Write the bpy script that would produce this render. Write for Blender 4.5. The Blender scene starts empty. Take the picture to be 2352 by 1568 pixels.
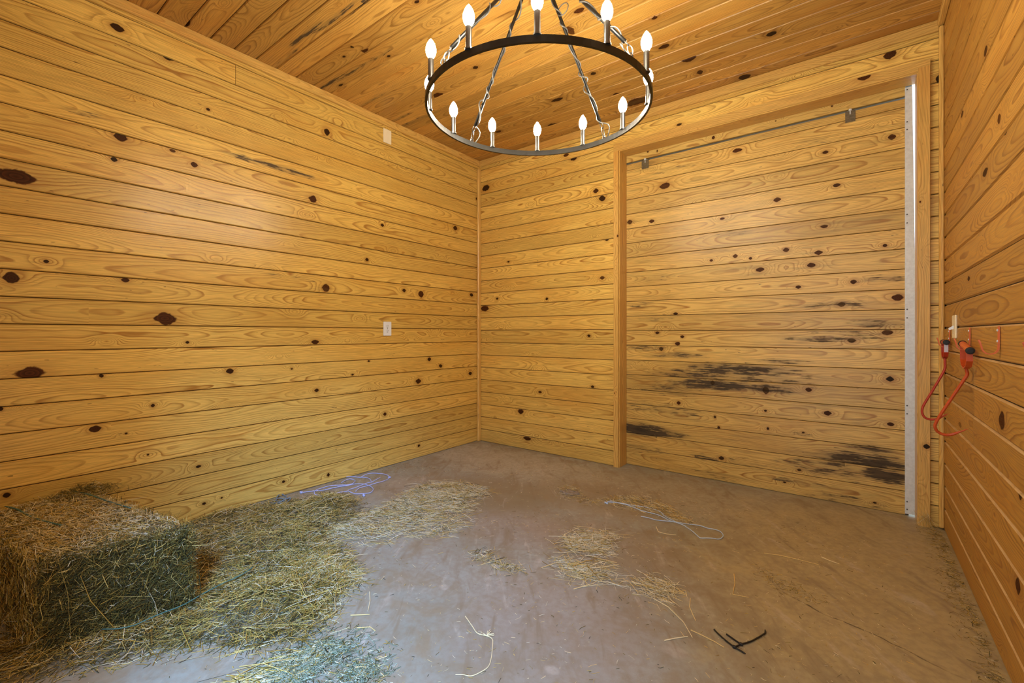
import bpy, bmesh, math, random
import numpy as np
from mathutils import Vector, Matrix

sc = bpy.context.scene
COL = sc.collection

# ------------------------------------------------------------------ camera
cam_d = bpy.data.cameras.new('camera')
cam = bpy.data.objects.new('camera', cam_d)
COL.objects.link(cam)
cam.location = (3.1906, -3.6017, 1.124)
cam.rotation_euler = (math.pi / 2, 0, 0.6528)
cam_d.sensor_width = 36
cam_d.lens = 1040.076 / 2352 * 36
cam_d.shift_y = -18.0 / 2352
cam_d.clip_start = 0.02
sc.camera = cam

# ------------------------------------------------------------------ world, daylight, exposure
w = bpy.data.worlds.new('sky')
sc.world = w
w.use_nodes = True
wn = w.node_tree
wn.nodes.clear()
wo = wn.nodes.new('ShaderNodeOutputWorld')
wb = wn.nodes.new('ShaderNodeBackground')
wb.inputs['Color'].default_value = (0.72, 0.86, 1.0, 1)
wb.inputs['Strength'].default_value = 1.3
wn.links.new(wb.outputs[0], wo.inputs[0])

ld = bpy.data.lights.new('daylight', 'AREA')
ld.shape = 'RECTANGLE'
ld.size = 1.4
ld.size_y = 1.4
ld.energy = 520
ld.color = (0.24, 0.52, 1.0)
lo = bpy.data.objects.new('daylight', ld)
COL.objects.link(lo)
lo.location = (4.75, -5.75, 4.0)
lo.rotation_euler = (Vector((1.7, -2.6, 0.0)) - Vector(lo.location)).to_track_quat('-Z', 'Y').to_euler()

la = bpy.data.lights.new('warm_fill', 'AREA')  # added warm fill for the dim bale and left wall; no lamp known there
la.shape = 'DISK'
la.size = 0.6
la.energy = 10
la.color = (1.0, 0.82, 0.58)
lq = bpy.data.objects.new('warm_fill', la)
COL.objects.link(lq)
lq.location = (3.46, -4.35, 2.2)
lq.rotation_euler = (Vector((0.5, -3.0, 0.7)) - Vector(lq.location)).to_track_quat('-Z', 'Y').to_euler()

BULB_STRENGTH = 125.0
sc.view_settings.view_transform = 'Standard'
sc.view_settings.look = 'None'
sc.view_settings.gamma = 1.0
sc.view_settings.use_curve_mapping = False
sc.view_settings.exposure = 0.78

# ------------------------------------------------------------------ tables (metres, on each surface)
DATA = {"KN":{"L":[[-2.952,2.783,0.029,0.019,1],[-2.724,2.728,0.027,0.015,1],[-2.52,2.509,0.012,0.008,1],[-1.732,2.648,0.025,0.026,1],[-2.938,2.193,0.029,0.021,0.9],[-2.594,2.146,0.02,0.016,0.8],[-2.965,2.064,0.016,0.012,1.1],[-3.323,1.874,0.07,0.035,0.6],[-1.845,2.114,0.033,0.026,0.8],[-2.703,2.195,0.017,0.008,0.5],[-2.524,2.19,0.024,0.013,0.1],[-3.337,1.388,0.028,0.027,0.9],[-3.222,1.481,0.011,0.009,1],[-2.917,1.418,0.02,0.012,0.9],[-2.739,1.212,0.062,0.035,0.7],[-2.629,1.072,0.011,0.008,1],[-1.825,1.063,0.03,0.016,0.9],[-1.739,1.469,0.032,0.03,0.8],[-3.278,0.932,0.052,0.032,0.6],[-3.016,0.9,0.01,0.009,1],[-2.398,0.885,0.023,0.017,1],[-2.0,0.874,0.009,0.006,1],[-2.796,0.715,0.01,0.01,1],[-1.815,0.704,0.017,0.013,1],[-3.04,0.624,0.026,0.018,0.9],[-2.914,0.577,0.007,0.005,1],[-3.371,0.771,0.008,0.01,1],[-2.995,1.087,0.016,0.014,0.15],[-3.353,0.362,0.014,0.012,1],[-2.571,0.316,0.014,0.008,1],[-2.058,0.09,0.012,0.009,1],[-2.541,0.081,0.012,0.008,1],[-2.445,0.089,0.007,0.005,1],[-2.818,0.44,0.006,0.005,1],[-1.721,0.055,0.011,0.013,1],[-2.749,0.216,0.033,0.02,0.05],[-0.358,2.175,0.031,0.022,0.9],[-1.231,2.039,0.018,0.011,1],[-1.381,1.729,0.017,0.014,1],[-1.001,1.505,0.019,0.015,1],[-0.805,1.488,0.031,0.032,0.7],[-0.121,1.526,0.027,0.018,1],[-0.704,0.884,0.022,0.016,1],[-0.559,0.814,0.023,0.017,1],[-0.836,0.691,0.031,0.024,0.9],[-0.141,0.714,0.026,0.018,1],[-1.364,0.899,0.012,0.007,1],[-1.513,0.799,0.012,0.007,1],[-1.205,0.441,0.018,0.015,0.9],[-0.831,0.101,0.015,0.012,1],[-0.033,2.542,0.021,0.014,1],[-0.841,2.558,0.041,0.024,0.1],[-1.645,2.773,0.033,0.02,0.1],[-0.71,2.35,0.049,0.033,0.1]],"B":[[0.092,2.652,0.054,0.032,1],[1.423,2.297,0.033,0.023,1],[1.364,2.376,0.025,0.019,0.9],[0.851,1.453,0.015,0.012,1],[0.245,1.482,0.017,0.013,1],[0.074,1.389,0.054,0.032,0.7],[1.296,1.105,0.017,0.012,1],[0.545,0.355,0.037,0.026,0.9],[0.624,0.104,0.047,0.021,0.9],[1.33,0.656,0.017,0.012,1],[1.468,1.932,0.016,0.008,1],[1.423,1.608,0.025,0.015,0.5],[0.392,1.848,0.017,0.009,1],[1.06,2.762,0.032,0.016,0.8],[1.138,2.708,0.032,0.016,1],[3.344,2.827,0.031,0.027,0.9],[2.08,2.756,0.023,0.01,1],[3.564,2.606,0.015,0.02,1.1],[1.24,0.272,0.039,0.023,0.1],[0.772,0.566,0.02,0.012,0.8]],"C":[[3.22,2.725,0.034,0.019,0.8],[3.508,0.464,0.015,0.018,1.1]],"D":[[1.924,2.341,0.047,0.025,0.7],[2.467,2.499,0.033,0.016,0.8],[3.014,2.353,0.019,0.012,0.9],[3.36,2.365,0.021,0.017,0.8],[3.076,2.119,0.021,0.012,0.9],[2.729,2.082,0.024,0.016,0.7],[2.364,2.004,0.019,0.01,0.7],[3.007,1.852,0.022,0.012,0.8],[2.785,1.717,0.019,0.015,0.8],[2.975,1.678,0.025,0.015,0.8],[3.326,1.684,0.013,0.011,0.9],[2.455,1.708,0.018,0.016,0.5],[2.558,1.681,0.012,0.01,0.6],[2.285,1.692,0.013,0.01,0.6],[2.621,1.592,0.028,0.016,0.6],[2.935,1.595,0.025,0.015,0.8],[2.859,1.45,0.018,0.012,0.9],[2.859,1.517,0.015,0.009,0.9],[3.165,1.465,0.018,0.014,0.9],[3.102,1.318,0.021,0.017,0.8],[3.386,1.351,0.029,0.022,0.8],[3.156,1.078,0.025,0.014,1],[3.337,1.132,0.03,0.017,0.8],[2.064,1.099,0.017,0.011,0.9],[2.029,1.043,0.024,0.014,0.9],[3.35,0.835,0.021,0.017,1.2],[2.295,0.743,0.016,0.017,0.8],[2.657,0.713,0.022,0.028,0.7],[2.917,0.736,0.02,0.015,0.8],[3.026,0.585,0.022,0.015,0.9],[2.655,0.564,0.011,0.009,1],[3.352,0.551,0.019,0.014,0.9],[2.036,0.564,0.017,0.014,0.8],[2.311,0.481,0.009,0.01,1],[2.887,0.437,0.01,0.006,1],[2.339,0.404,0.012,0.01,1],[2.671,0.437,0.008,0.009,1],[2.012,1.287,0.021,0.011,1],[1.895,0.998,0.018,0.018,1],[1.862,1.131,0.018,0.011,0.9],[2.358,0.17,0.019,0.013,1],[2.864,0.172,0.013,0.009,1],[3.275,0.037,0.011,0.006,1],[2.775,0.069,0.011,0.006,1],[1.814,2.067,0.022,0.015,0.6],[1.622,2.088,0.024,0.019,0.8],[1.788,2.559,0.053,0.018,0.3]],"R":[[-1.329,0.823,0.042,0.033,0.7],[-1.381,1.806,0.034,0.012,0.9],[-1.072,1.755,0.046,0.017,0.9],[-1.292,1.882,0.025,0.018,0.5],[-1.079,2.225,0.03,0.017,0.7],[-1.528,0.34,0.029,0.024,0.8],[-1.551,0.628,0.019,0.013,0.9],[-0.519,0.68,0.048,0.013,0.4],[-0.577,2.172,0.034,0.015,0.6],[-0.738,1.371,0.03,0.012,0.7]],"T":[[0.648,-1.861,0.052,0.016,0.8],[1.267,-1.944,0.018,0.011,1],[1.942,-1.343,0.035,0.018,0.8],[2.258,-1.026,0.018,0.014,0.8],[2.213,-0.731,0.037,0.022,0.9],[1.328,-0.586,0.051,0.022,1],[1.717,-0.735,0.021,0.019,1],[1.811,-0.183,0.109,0.05,0.9],[1.109,-1.291,0.023,0.015,1],[1.07,-0.246,0.05,0.028,0.9],[0.615,-0.433,0.034,0.02,0.8],[0.641,-1.193,0.047,0.031,0.8],[2.297,-0.501,0.047,0.03,0.9],[2.77,-0.458,0.029,0.023,1.1],[2.315,-0.298,0.021,0.028,0.9],[2.549,-0.045,0.041,0.036,1],[0.639,-1.935,0.016,0.01,1],[0.504,-1.907,0.013,0.008,1],[0.742,-1.731,0.016,0.009,1],[0.18,-1.728,0.029,0.01,1],[0.054,-2.642,0.032,0.008,1],[1.73,-0.384,0.027,0.018,0.7],[0.454,-2.498,0.05,0.012,0.1],[0.161,-2.679,0.038,0.018,0.2],[1.816,-1.227,0.024,0.041,0.5]]},"ST":{"L":[[-2.091,2.273,0.411,0.027,0.7],[-2.315,2.274,0.199,0.014,0.9],[-3.072,2.267,0.189,0.018,0.5],[-1.77,1.453,0.261,0.033,0.35],[-1.905,1.522,0.367,0.038,0.3]],"D":[[1.742,0.304,0.295,0.055,1.5],[1.988,0.3,0.176,0.028,0.9],[2.458,0.855,0.432,0.056,1.15],[2.304,0.727,0.376,0.047,1.2],[2.66,0.723,0.244,0.038,1.0],[2.04,0.951,0.26,0.028,0.8],[1.898,0.67,0.362,0.079,0.55],[3.221,0.291,0.266,0.068,1.3],[3.331,0.222,0.16,0.05,1.4],[3.233,0.378,0.195,0.04,0.8],[3.084,1.316,0.356,0.032,0.6],[3.32,1.474,0.175,0.033,0.6],[3.277,1.191,0.164,0.039,0.65],[2.999,1.088,0.291,0.027,0.8],[2.304,0.147,0.278,0.027,0.8],[2.458,1.881,0.225,0.03,0.6],[2.04,0.131,0.346,0.028,0.5],[2.874,0.086,0.258,0.024,0.6],[1.75,0.999,0.237,0.037,0.6],[1.825,1.584,0.209,0.033,0.45],[1.825,1.255,0.232,0.029,0.4],[2.04,0.458,0.26,0.042,0.5],[2.925,0.421,0.189,0.027,0.4],[2.175,0.026,0.414,0.048,0.45],[3.142,0.019,0.319,0.046,0.5],[2.304,0.656,0.436,0.027,0.9],[2.769,0.926,0.268,0.022,0.6],[1.712,1.369,0.169,0.03,0.5],[2.975,2.422,0.279,0.024,0.35],[2.04,2.466,0.346,0.025,0.4],[2.175,0.793,0.498,0.076,0.7],[2.604,0.786,0.464,0.083,0.6],[1.898,0.497,0.409,0.065,0.55],[3.024,0.213,0.365,0.077,0.7],[2.488,0.159,0.484,0.059,0.4],[3.165,1.127,0.286,0.057,0.45],[1.75,0.149,0.285,0.044,0.5]],"T":[[0.51,-2.176,0.255,0.02,0.9],[0.797,-2.148,0.306,0.02,0.8],[1.007,-2.118,0.211,0.017,0.9],[0.149,-1.789,0.268,0.017,1.0],[0.396,-1.772,0.297,0.017,0.8],[0.643,-1.771,0.271,0.016,0.6],[0.153,-1.459,0.231,0.017,0.8],[0.211,-1.024,0.374,0.026,0.6],[0.125,-1.139,0.176,0.021,0.8],[1.811,-0.183,0.341,0.035,0.5],[0.208,-2.133,0.242,0.015,0.6],[1.342,-1.436,0.301,0.018,0.4]]},"T2a":[[1.859,-0.827],[1.859,-0.796],[1.875,-0.773],[1.913,-0.774],[1.987,-0.779],[2.067,-0.8],[2.139,-0.811],[2.207,-0.818],[2.282,-0.85],[2.329,-0.862],[2.375,-0.876],[2.396,-0.887],[2.436,-0.925],[2.479,-0.968],[2.502,-0.982],[2.535,-0.964],[2.563,-0.944],[2.587,-0.933],[2.594,-0.904],[2.589,-0.867],[2.571,-0.839],[2.54,-0.824],[2.489,-0.824],[2.454,-0.824],[2.399,-0.836],[2.343,-0.849],[2.289,-0.873],[2.232,-0.889],[2.17,-0.895],[2.127,-0.905]],"T2b":[[1.861,-0.8],[1.914,-0.778],[1.989,-0.766],[2.034,-0.755],[2.067,-0.748],[2.126,-0.74],[2.168,-0.744],[2.201,-0.763],[2.231,-0.795],[2.275,-0.83],[2.327,-0.857]],"T1a":[[0.052,-1.958],[0.08,-1.917],[0.104,-1.876],[0.133,-1.822],[0.15,-1.76],[0.167,-1.697],[0.188,-1.635],[0.228,-1.599],[0.271,-1.575],[0.346,-1.586],[0.408,-1.612],[0.44,-1.658],[0.433,-1.698],[0.402,-1.726],[0.351,-1.741],[0.285,-1.737],[0.266,-1.696],[0.263,-1.632],[0.253,-1.563],[0.252,-1.519],[0.239,-1.466],[0.22,-1.412]],"T1b":[[0.285,-1.737],[0.276,-1.78],[0.266,-1.822],[0.253,-1.869],[0.222,-1.901],[0.18,-1.918],[0.135,-1.907],[0.095,-1.875],[0.078,-1.823],[0.083,-1.769],[0.119,-1.717],[0.164,-1.66],[0.173,-1.624],[0.131,-1.576],[0.07,-1.568],[0.06,-1.603],[0.084,-1.665]],"T1c":[[-0.013,-1.631],[-0.005,-1.573],[0.031,-1.532],[0.091,-1.495],[0.149,-1.48],[0.206,-1.492],[0.24,-1.511]],"T1d":[[0.078,-1.486],[0.063,-1.42],[0.086,-1.373],[0.136,-1.345],[0.203,-1.342],[0.273,-1.366],[0.308,-1.45],[0.307,-1.504],[0.3,-1.553],[0.304,-1.609],[0.303,-1.659],[0.334,-1.708]],"T1k":[[0.273,-1.366],[0.455,-1.723],[0.052,-1.958]],"T3":[[0.065,-2.137],[0.014,-2.104],[-0.008,-2.069],[0.042,-2.068],[0.095,-2.085],[0.124,-2.12],[0.115,-2.148],[0.085,-2.15],[0.059,-2.113],[0.115,-2.099],[0.112,-2.073],[0.13,-2.073],[0.172,-2.111],[0.196,-2.146],[0.149,-2.156],[0.127,-2.185],[0.095,-2.19]],"T4":[[0.965,-3.191],[1.009,-3.162],[1.026,-3.136],[1.031,-3.093],[1.03,-3.034],[1.03,-2.976],[1.011,-2.903],[0.992,-2.831],[0.974,-2.767],[0.969,-2.71],[0.94,-2.653]],"CA":[[2.754,-1.762],[2.77,-1.777],[2.803,-1.802],[2.837,-1.822],[2.856,-1.828],[2.875,-1.835]],"CB":[[2.798,-1.763],[2.834,-1.782],[2.853,-1.791]],"CC":[[2.837,-1.822],[2.853,-1.791],[2.876,-1.756],[2.892,-1.721],[2.906,-1.686],[2.912,-1.667],[2.909,-1.646]],"stalk":[[[1.945,-2.279],[2.009,-2.308],[2.052,-2.326],[2.089,-2.316],[2.118,-2.318],[2.148,-2.354],[2.179,-2.398],[2.195,-2.433],[2.19,-2.468],[2.177,-2.498],[2.15,-2.511],[2.132,-2.525]],[[2.806,-0.964],[2.871,-0.942],[2.946,-0.935],[3.038,-0.935]],[[2.727,-1.278],[2.747,-1.361],[2.759,-1.464],[2.819,-1.447]],[[2.684,-1.818],[2.722,-1.823],[2.77,-1.832],[2.807,-1.844]],[[2.495,-1.702],[2.567,-1.724],[2.648,-1.787],[2.701,-1.858]],[[2.622,-1.605],[2.637,-1.67],[2.659,-1.709],[2.683,-1.749]],[[2.37,-1.635],[2.466,-1.62],[2.538,-1.608],[2.596,-1.589]],[[2.192,-1.847],[2.22,-1.79],[2.239,-1.754],[2.243,-1.719]],[[1.977,-1.783],[2.01,-1.689],[2.052,-1.613]],[[1.493,-2.407],[1.55,-2.445],[1.607,-2.495]],[[2.624,-1.938],[2.651,-1.902],[2.686,-1.863]],[[2.251,-0.985],[2.286,-1.046],[2.331,-1.047],[2.379,-1.024]],[[1.574,-2.553],[1.613,-2.519],[1.63,-2.503]],[[3.043,-0.833],[3.077,-0.852],[3.117,-0.864]],[[1.663,-2.583],[1.698,-2.549],[1.734,-2.551]]],"polyA":[[-0.021,-2.645],[-0.077,-2.389],[0.076,-2.127],[0.216,-2.02],[0.164,-1.848],[0.353,-1.812],[0.555,-1.811],[0.722,-1.955],[0.732,-2.108],[0.841,-2.241],[1.064,-2.26],[1.281,-2.34],[1.396,-2.416],[1.461,-2.551],[1.576,-2.639],[1.602,-2.757],[1.501,-2.863],[1.34,-2.971],[1.267,-3.055],[1.153,-3.209],[1.082,-3.337],[1.067,-3.45],[0.892,-3.494],[0.598,-3.48],[0.989,-2.931],[0.6,-2.98],[0.03,-3.0]],"polyB":[[0.717,-2.195],[0.73,-1.991],[0.697,-1.843],[0.675,-1.618],[0.565,-1.33],[0.775,-1.08],[1.114,-1.121],[1.17,-1.389],[1.345,-1.561],[1.368,-1.769],[1.253,-1.926],[1.128,-2.12],[0.975,-2.204],[0.988,-2.289]],"polyC":[[1.578,-2.761],[1.576,-2.639],[1.702,-2.59],[1.843,-2.587],[1.968,-2.69],[2.008,-2.752],[1.752,-2.947],[1.614,-2.966],[1.58,-2.869]],"polyD":[[1.846,-1.506],[1.891,-1.404],[2.001,-1.25],[2.124,-1.17],[2.138,-1.315],[2.173,-1.47],[2.255,-1.595],[2.328,-1.682],[2.258,-1.758],[2.137,-1.782],[2.057,-1.746],[1.939,-1.65]],"polyE":[[1.795,-0.812],[1.866,-0.655],[2.01,-0.545],[2.219,-0.633],[2.392,-0.76],[2.461,-0.786],[2.339,-0.841],[2.168,-0.807],[2.003,-0.826]],"polyF":[[2.352,-1.641],[2.426,-1.513],[2.525,-1.508],[2.589,-1.59],[2.572,-1.683],[2.507,-1.732],[2.439,-1.704]],"polyG":[[1.577,-1.868],[1.667,-1.781],[1.755,-1.818],[1.893,-1.821],[1.942,-1.835],[1.863,-1.92],[1.745,-1.908],[1.648,-1.928]],"polyH":[[1.421,-0.748],[1.514,-0.641],[1.686,-0.793],[1.838,-0.8],[1.819,-0.892],[1.643,-0.928],[1.542,-0.903]],"polyI":[[2.801,-1.126],[2.899,-1.175],[3.007,-1.249],[3.05,-1.298],[2.998,-1.329],[2.912,-1.279],[2.835,-1.225]],"polyJ":[[1.61,-2.964],[1.645,-2.78],[1.645,-2.87],[1.627,-3.022],[1.575,-3.142]],"clumps":[[0.452,-1.985],[1.258,-2.687],[0.729,-2.293],[0.624,-2.567],[1.247,-2.752],[1.142,-2.904]],"clod":[[1.56,-0.803]],"jambhay":[[3.49,-0.015]],"hookout":[[3.553,-0.24,1.11],[3.562,-0.24,1.068],[3.586,-0.24,1.068],[3.586,-0.24,1.15],[3.563,-0.24,1.072],[3.563,-0.24,1.016],[3.565,-0.24,0.992],[3.565,-0.24,0.946],[3.553,-0.24,0.903],[3.483,-0.24,0.743],[3.471,-0.24,0.701],[3.478,-0.24,0.67],[3.501,-0.24,0.654],[3.527,-0.24,0.659],[3.553,-0.24,0.679],[3.582,-0.24,0.696],[3.538,-0.79,1.089],[3.548,-0.79,1.062],[3.585,-0.79,1.068],[3.585,-0.79,1.151],[3.56,-0.79,1.078],[3.593,-0.79,1.044],[3.566,-0.79,0.977],[3.574,-0.79,0.947],[3.563,-0.79,0.927],[3.487,-0.79,0.761],[3.469,-0.79,0.709],[3.472,-0.79,0.684],[3.49,-0.79,0.668],[3.515,-0.79,0.668],[3.543,-0.79,0.683],[3.578,-0.79,0.705],[3.536,-1.31,1.095],[3.542,-1.31,1.071],[3.555,-1.31,1.056],[3.571,-1.31,1.057],[3.584,-1.31,1.072],[3.584,-1.31,1.148]],"twtop":[[0.097,-3.365,0.335],[0.209,-3.337,0.335],[0.382,-3.302,0.335],[0.582,-3.249,0.335],[0.063,-3.139,0.335],[0.19,-3.104,0.335],[0.381,-3.06,0.335],[0.578,-3.023,0.335]]}
KN = DATA['KN']; ST = DATA['ST']
FZ = -0.007            # floor level
HC = 2.945             # ceiling face
WX = 3.585             # face of the right wall
YF = -3.86             # front wall behind the camera
YD = 0.13              # face of the sliding door
PI = math.pi
rnd = random.Random(7)

# ------------------------------------------------------------------ node helper
class N:
    def __init__(s, name):
        s.m = bpy.data.materials.new(name)
        s.m.use_nodes = True
        s.t = s.m.node_tree
        s.t.nodes.clear()
        s.out = s.t.nodes.new('ShaderNodeOutputMaterial')
        s.b = s.t.nodes.new('ShaderNodeBsdfPrincipled')
        s.t.links.new(s.b.outputs[0], s.out.inputs[0])
    def put(s, sock, v):
        if isinstance(v, bpy.types.NodeSocket): s.t.links.new(v, sock)
        elif v is not None:
            if hasattr(sock.default_value, '__len__'):
                n = len(sock.default_value)
                if not hasattr(v, '__len__'): v = (v,) * 3
                v = tuple(v)[:n] + ((1.0,) if n == 4 and len(v) == 3 else ())
            sock.default_value = v
    def f(s, op, a, b=None, c=None, clamp=False):
        n = s.t.nodes.new('ShaderNodeMath'); n.operation = op; n.use_clamp = clamp
        for i, x in enumerate((a, b, c)):
            if x is not None: s.put(n.inputs[i], x)
        return n.outputs[0]
    def add(s, a, b): return s.f('ADD', a, b)
    def sub(s, a, b): return s.f('SUBTRACT', a, b)
    def mul(s, a, b): return s.f('MULTIPLY', a, b)
    def div(s, a, b): return s.f('DIVIDE', a, b)
    def vec(s, x, y, z):
        n = s.t.nodes.new('ShaderNodeCombineXYZ')
        for i, v in enumerate((x, y, z)): s.put(n.inputs[i], v)
        return n.outputs[0]
    def sep(s, v):
        n = s.t.nodes.new('ShaderNodeSeparateXYZ'); s.put(n.inputs[0], v)
        return n.outputs[0], n.outputs[1], n.outputs[2]
    def attr(s, name, kind='Vector'):
        n = s.t.nodes.new('ShaderNodeAttribute'); n.attribute_name = name
        return n.outputs[kind]
    def noise(s, v, scale=1.0, detail=2.0, rough=0.5, dist=0.0, out=0):
        n = s.t.nodes.new('ShaderNodeTexNoise')
        s.put(n.inputs['Vector'], v); n.inputs['Scale'].default_value = scale
        n.inputs['Detail'].default_value = detail; n.inputs['Roughness'].default_value = rough
        n.inputs['Distortion'].default_value = dist
        return n.outputs[out]
    def smooth(s, v, a, b, lo=0.0, hi=1.0):
        n = s.t.nodes.new('ShaderNodeMapRange'); n.interpolation_type = 'SMOOTHSTEP'
        s.put(n.inputs['Value'], v)
        for k, x in (('From Min', a), ('From Max', b), ('To Min', lo), ('To Max', hi)): s.put(n.inputs[k], x)
        return n.outputs[0]
    def mix(s, f, a, b, mode='MIX'):
        n = s.t.nodes.new('ShaderNodeMix'); n.data_type = 'RGBA'; n.blend_type = mode
        s.put(n.inputs[0], f); s.put(n.inputs[6], a); s.put(n.inputs[7], b)
        return n.outputs[2]
    def ramp(s, v, stops):
        n = s.t.nodes.new('ShaderNodeValToRGB'); s.put(n.inputs[0], v)
        e = n.color_ramp.elements
        while len(e) < len(stops): e.new(0.5)
        for x, (p, c) in zip(e, stops):
            x.position = p; x.color = (c, c, c, 1) if not hasattr(c, '__len__') else tuple(c) + (1,)
        return n.outputs[0]
    def bump(s, h, strength=0.3, dist=0.002):
        n = s.t.nodes.new('ShaderNodeBump'); s.put(n.inputs['Height'], h)
        n.inputs['Strength'].default_value = strength; n.inputs['Distance'].default_value = dist
        s.t.links.new(n.outputs[0], s.b.inputs['Normal'])
    def set(s, **k):
        for a, v in k.items(): s.put(s.b.inputs[a.replace('_', ' ')], v)
        return s.m

def srgb(r, g, b):
    return tuple((c / 255 / 12.92) if c <= 10 else (((c / 255) + .055) / 1.055) ** 2.4 for c in (r, g, b))

def pine(name, light, late, blotch, rough=0.36, dust=0.0, grime=0.0, contrast=0.95):
    """Knotty pine: growth rings cut by a flat-sawn board, laid out in each board's own length and width."""
    s = N(name)
    u, v, sd = s.sep(s.attr('wp'))
    du, dv, kt = s.sep(s.attr('wk'))
    rx, ry, sg = s.sep(s.attr('wr'))
    sa, sb, sstr = s.sep(s.attr('ws'))
    tone, spc, pith = s.sep(s.attr('wt'))
    so = s.mul(sd, 31.7)
    low = s.noise(s.vec(s.mul(u, 0.9), s.mul(v, 0.7), so), 1.0, 1.0)
    wob = s.noise(s.vec(s.mul(u, 3.2), s.mul(v, 12.0), s.add(so, 5.3)), 1.0, 2.0)
    ex = s.f('POWER', s.div(du, sg), 2.0)
    ey = s.f('POWER', s.div(dv, s.mul(sg, 0.42)), 2.0)
    e = s.f('EXPONENT', s.mul(s.add(ex, ey), -1.0))
    d = s.add(s.mul(low, 0.15), 0.004)
    vv = s.sub(v, pith)
    r = s.f('SQRT', s.add(s.mul(vv, vv), s.mul(d, d)))
    r = s.add(r, s.mul(s.sub(wob, 0.5), 0.014))
    r = s.add(r, s.mul(e, 0.030))
    ph = s.div(r, spc)
    fr = s.f('FRACT', ph)
    lw = s.ramp(fr, [(0.0, 0.0), (0.42, 0.05), (0.70, 0.50), (0.84, 1.0), (0.93, 0.9), (1.0, 0.0)])
    ringvar = s.noise(s.vec(s.f('FLOOR', ph), so, 0.0), 0.73, 0.0)
    patch = s.noise(s.vec(s.mul(u, 2.2), s.mul(v, 9.0), s.add(so, 9.1)), 1.0, 2.0)
    amp = s.mul(s.smooth(ringvar, 0.3, 0.7, 0.5, 1.0), s.smooth(patch, 0.22, 0.58, 0.45, 1.0))
    fib = s.noise(s.vec(s.mul(u, 9.0), s.mul(v, 420.0), so), 1.0, 2.0, 0.6)
    col = s.mix(s.mul(s.mul(lw, amp), contrast), light, late)
    bl = s.noise(s.vec(s.mul(u, 1.3), s.mul(v, 5.0), s.add(so, 2.2)), 1.0, 2.0)
    col = s.mix(s.smooth(bl, 0.42, 0.78, 0.0, 0.65), col, blotch)
    col = s.mix(1.0, col, s.smooth(fib, 0.22, 0.78, 0.72, 1.18), 'MULTIPLY')
    # tiny pitch flecks
    fl = s.noise(s.vec(s.mul(u, 22.0), s.mul(v, 95.0), s.add(so, 3.3)), 1.0, 1.0)
    col = s.mix(s.smooth(fl, 0.765, 0.80, 0.0, 0.7), col, (0.05, 0.022, 0.008))
    # knots
    kn = s.noise(s.vec(s.mul(u, 60.0), s.mul(v, 60.0), so), 1.0, 2.0)
    k2 = s.f('SQRT', s.add(s.f('POWER', s.div(du, rx), 2.0), s.f('POWER', s.div(dv, ry), 2.0)))
    lens = s.add(s.f('POWER', s.f('ABSOLUTE', s.div(du, rx)), 1.5), s.f('ABSOLUTE', s.div(dv, ry)))
    k = s.add(s.mul(k2, 0.55), s.mul(lens, 0.45))
    kn2 = s.noise(s.vec(s.mul(u, 22.0), s.mul(v, 26.0), so), 1.0, 1.0)
    k = s.add(k, s.add(s.mul(s.sub(kn, 0.5), 0.45), s.mul(s.sub(kn2, 0.5), 0.7)))
    halo = s.mul(s.smooth(k2, 1.0, 2.6, 1.0, 0.0), kt)
    col = s.mix(s.mul(halo, 0.45), col, late)
    kring = s.f('FRACT', s.mul(k2, 3.1))
    kdark = s.mix(kring, (0.026, 0.0055, 0.002), (0.085, 0.020, 0.005))
    kdark = s.mix(s.smooth(kt, 0.75, 1.15), kdark, (0.010, 0.005, 0.0035))
    kmask = s.mul(s.smooth(k, 0.88, 1.14, 1.0, 0.0), s.smooth(kt, 0.2, 0.55))
    col = s.mix(s.mul(kmask, 0.97), col, kdark)
    # weather stains that follow the grain
    sa2, sb2, sstr2 = s.sep(s.attr('wq'))
    def level(a_, b_, c_): return s.mul(s.smooth(s.f('SQRT', s.add(s.mul(a_, a_), s.mul(b_, b_))), 0.15, 1.5, 1.0, 0.0), c_)
    lvl = s.f('MAXIMUM', level(sa, sb, sstr), level(sa2, sb2, sstr2))
    stn = s.noise(s.vec(s.mul(u, 6.0), s.mul(v, 130.0), s.add(so, 7.7)), 1.0, 4.0, 0.62)
    stn2 = s.noise(s.vec(s.mul(u, 9.0), s.mul(v, 34.0), s.add(so, 1.7)), 1.0, 3.0, 0.6)
    nmix = s.add(s.mul(s.sub(stn, 0.5), 1.15), s.mul(s.sub(stn2, 0.5), 1.05))
    soft = s.mul(s.smooth(s.add(lvl, s.mul(nmix, 0.7)), 0.15, 0.85), s.smooth(lvl, 0.02, 0.25))
    col = s.mix(s.mul(soft, 0.55), col, (0.185, 0.125, 0.048))
    hard = s.mul(s.smooth(s.add(s.mul(lvl, 0.62), s.mul(nmix, 1.45)), 0.36, 0.66), s.smooth(lvl, 0.05, 0.3))
    col = s.mix(s.mul(hard, 0.94), col, s.mix(s.smooth(stn2, 0.35, 0.65), (0.016, 0.011, 0.008), (0.060, 0.038, 0.020)))
    if grime:
        g = s.noise(s.vec(s.mul(u, 2.4), s.mul(v, 30.0), s.add(so, 4.4)), 1.0, 3.0, 0.6)
        col = s.mix(s.smooth(g, 0.50, 0.78, 0.0, grime), col, (0.16, 0.105, 0.035))
    col = s.mix(1.0, col, tone, 'MULTIPLY')
    rg = s.add(s.smooth(fib, 0.2, 0.9, rough - 0.06, rough + 0.08), s.add(s.mul(kmask, 0.12), s.mul(hard, 0.35)))
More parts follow.
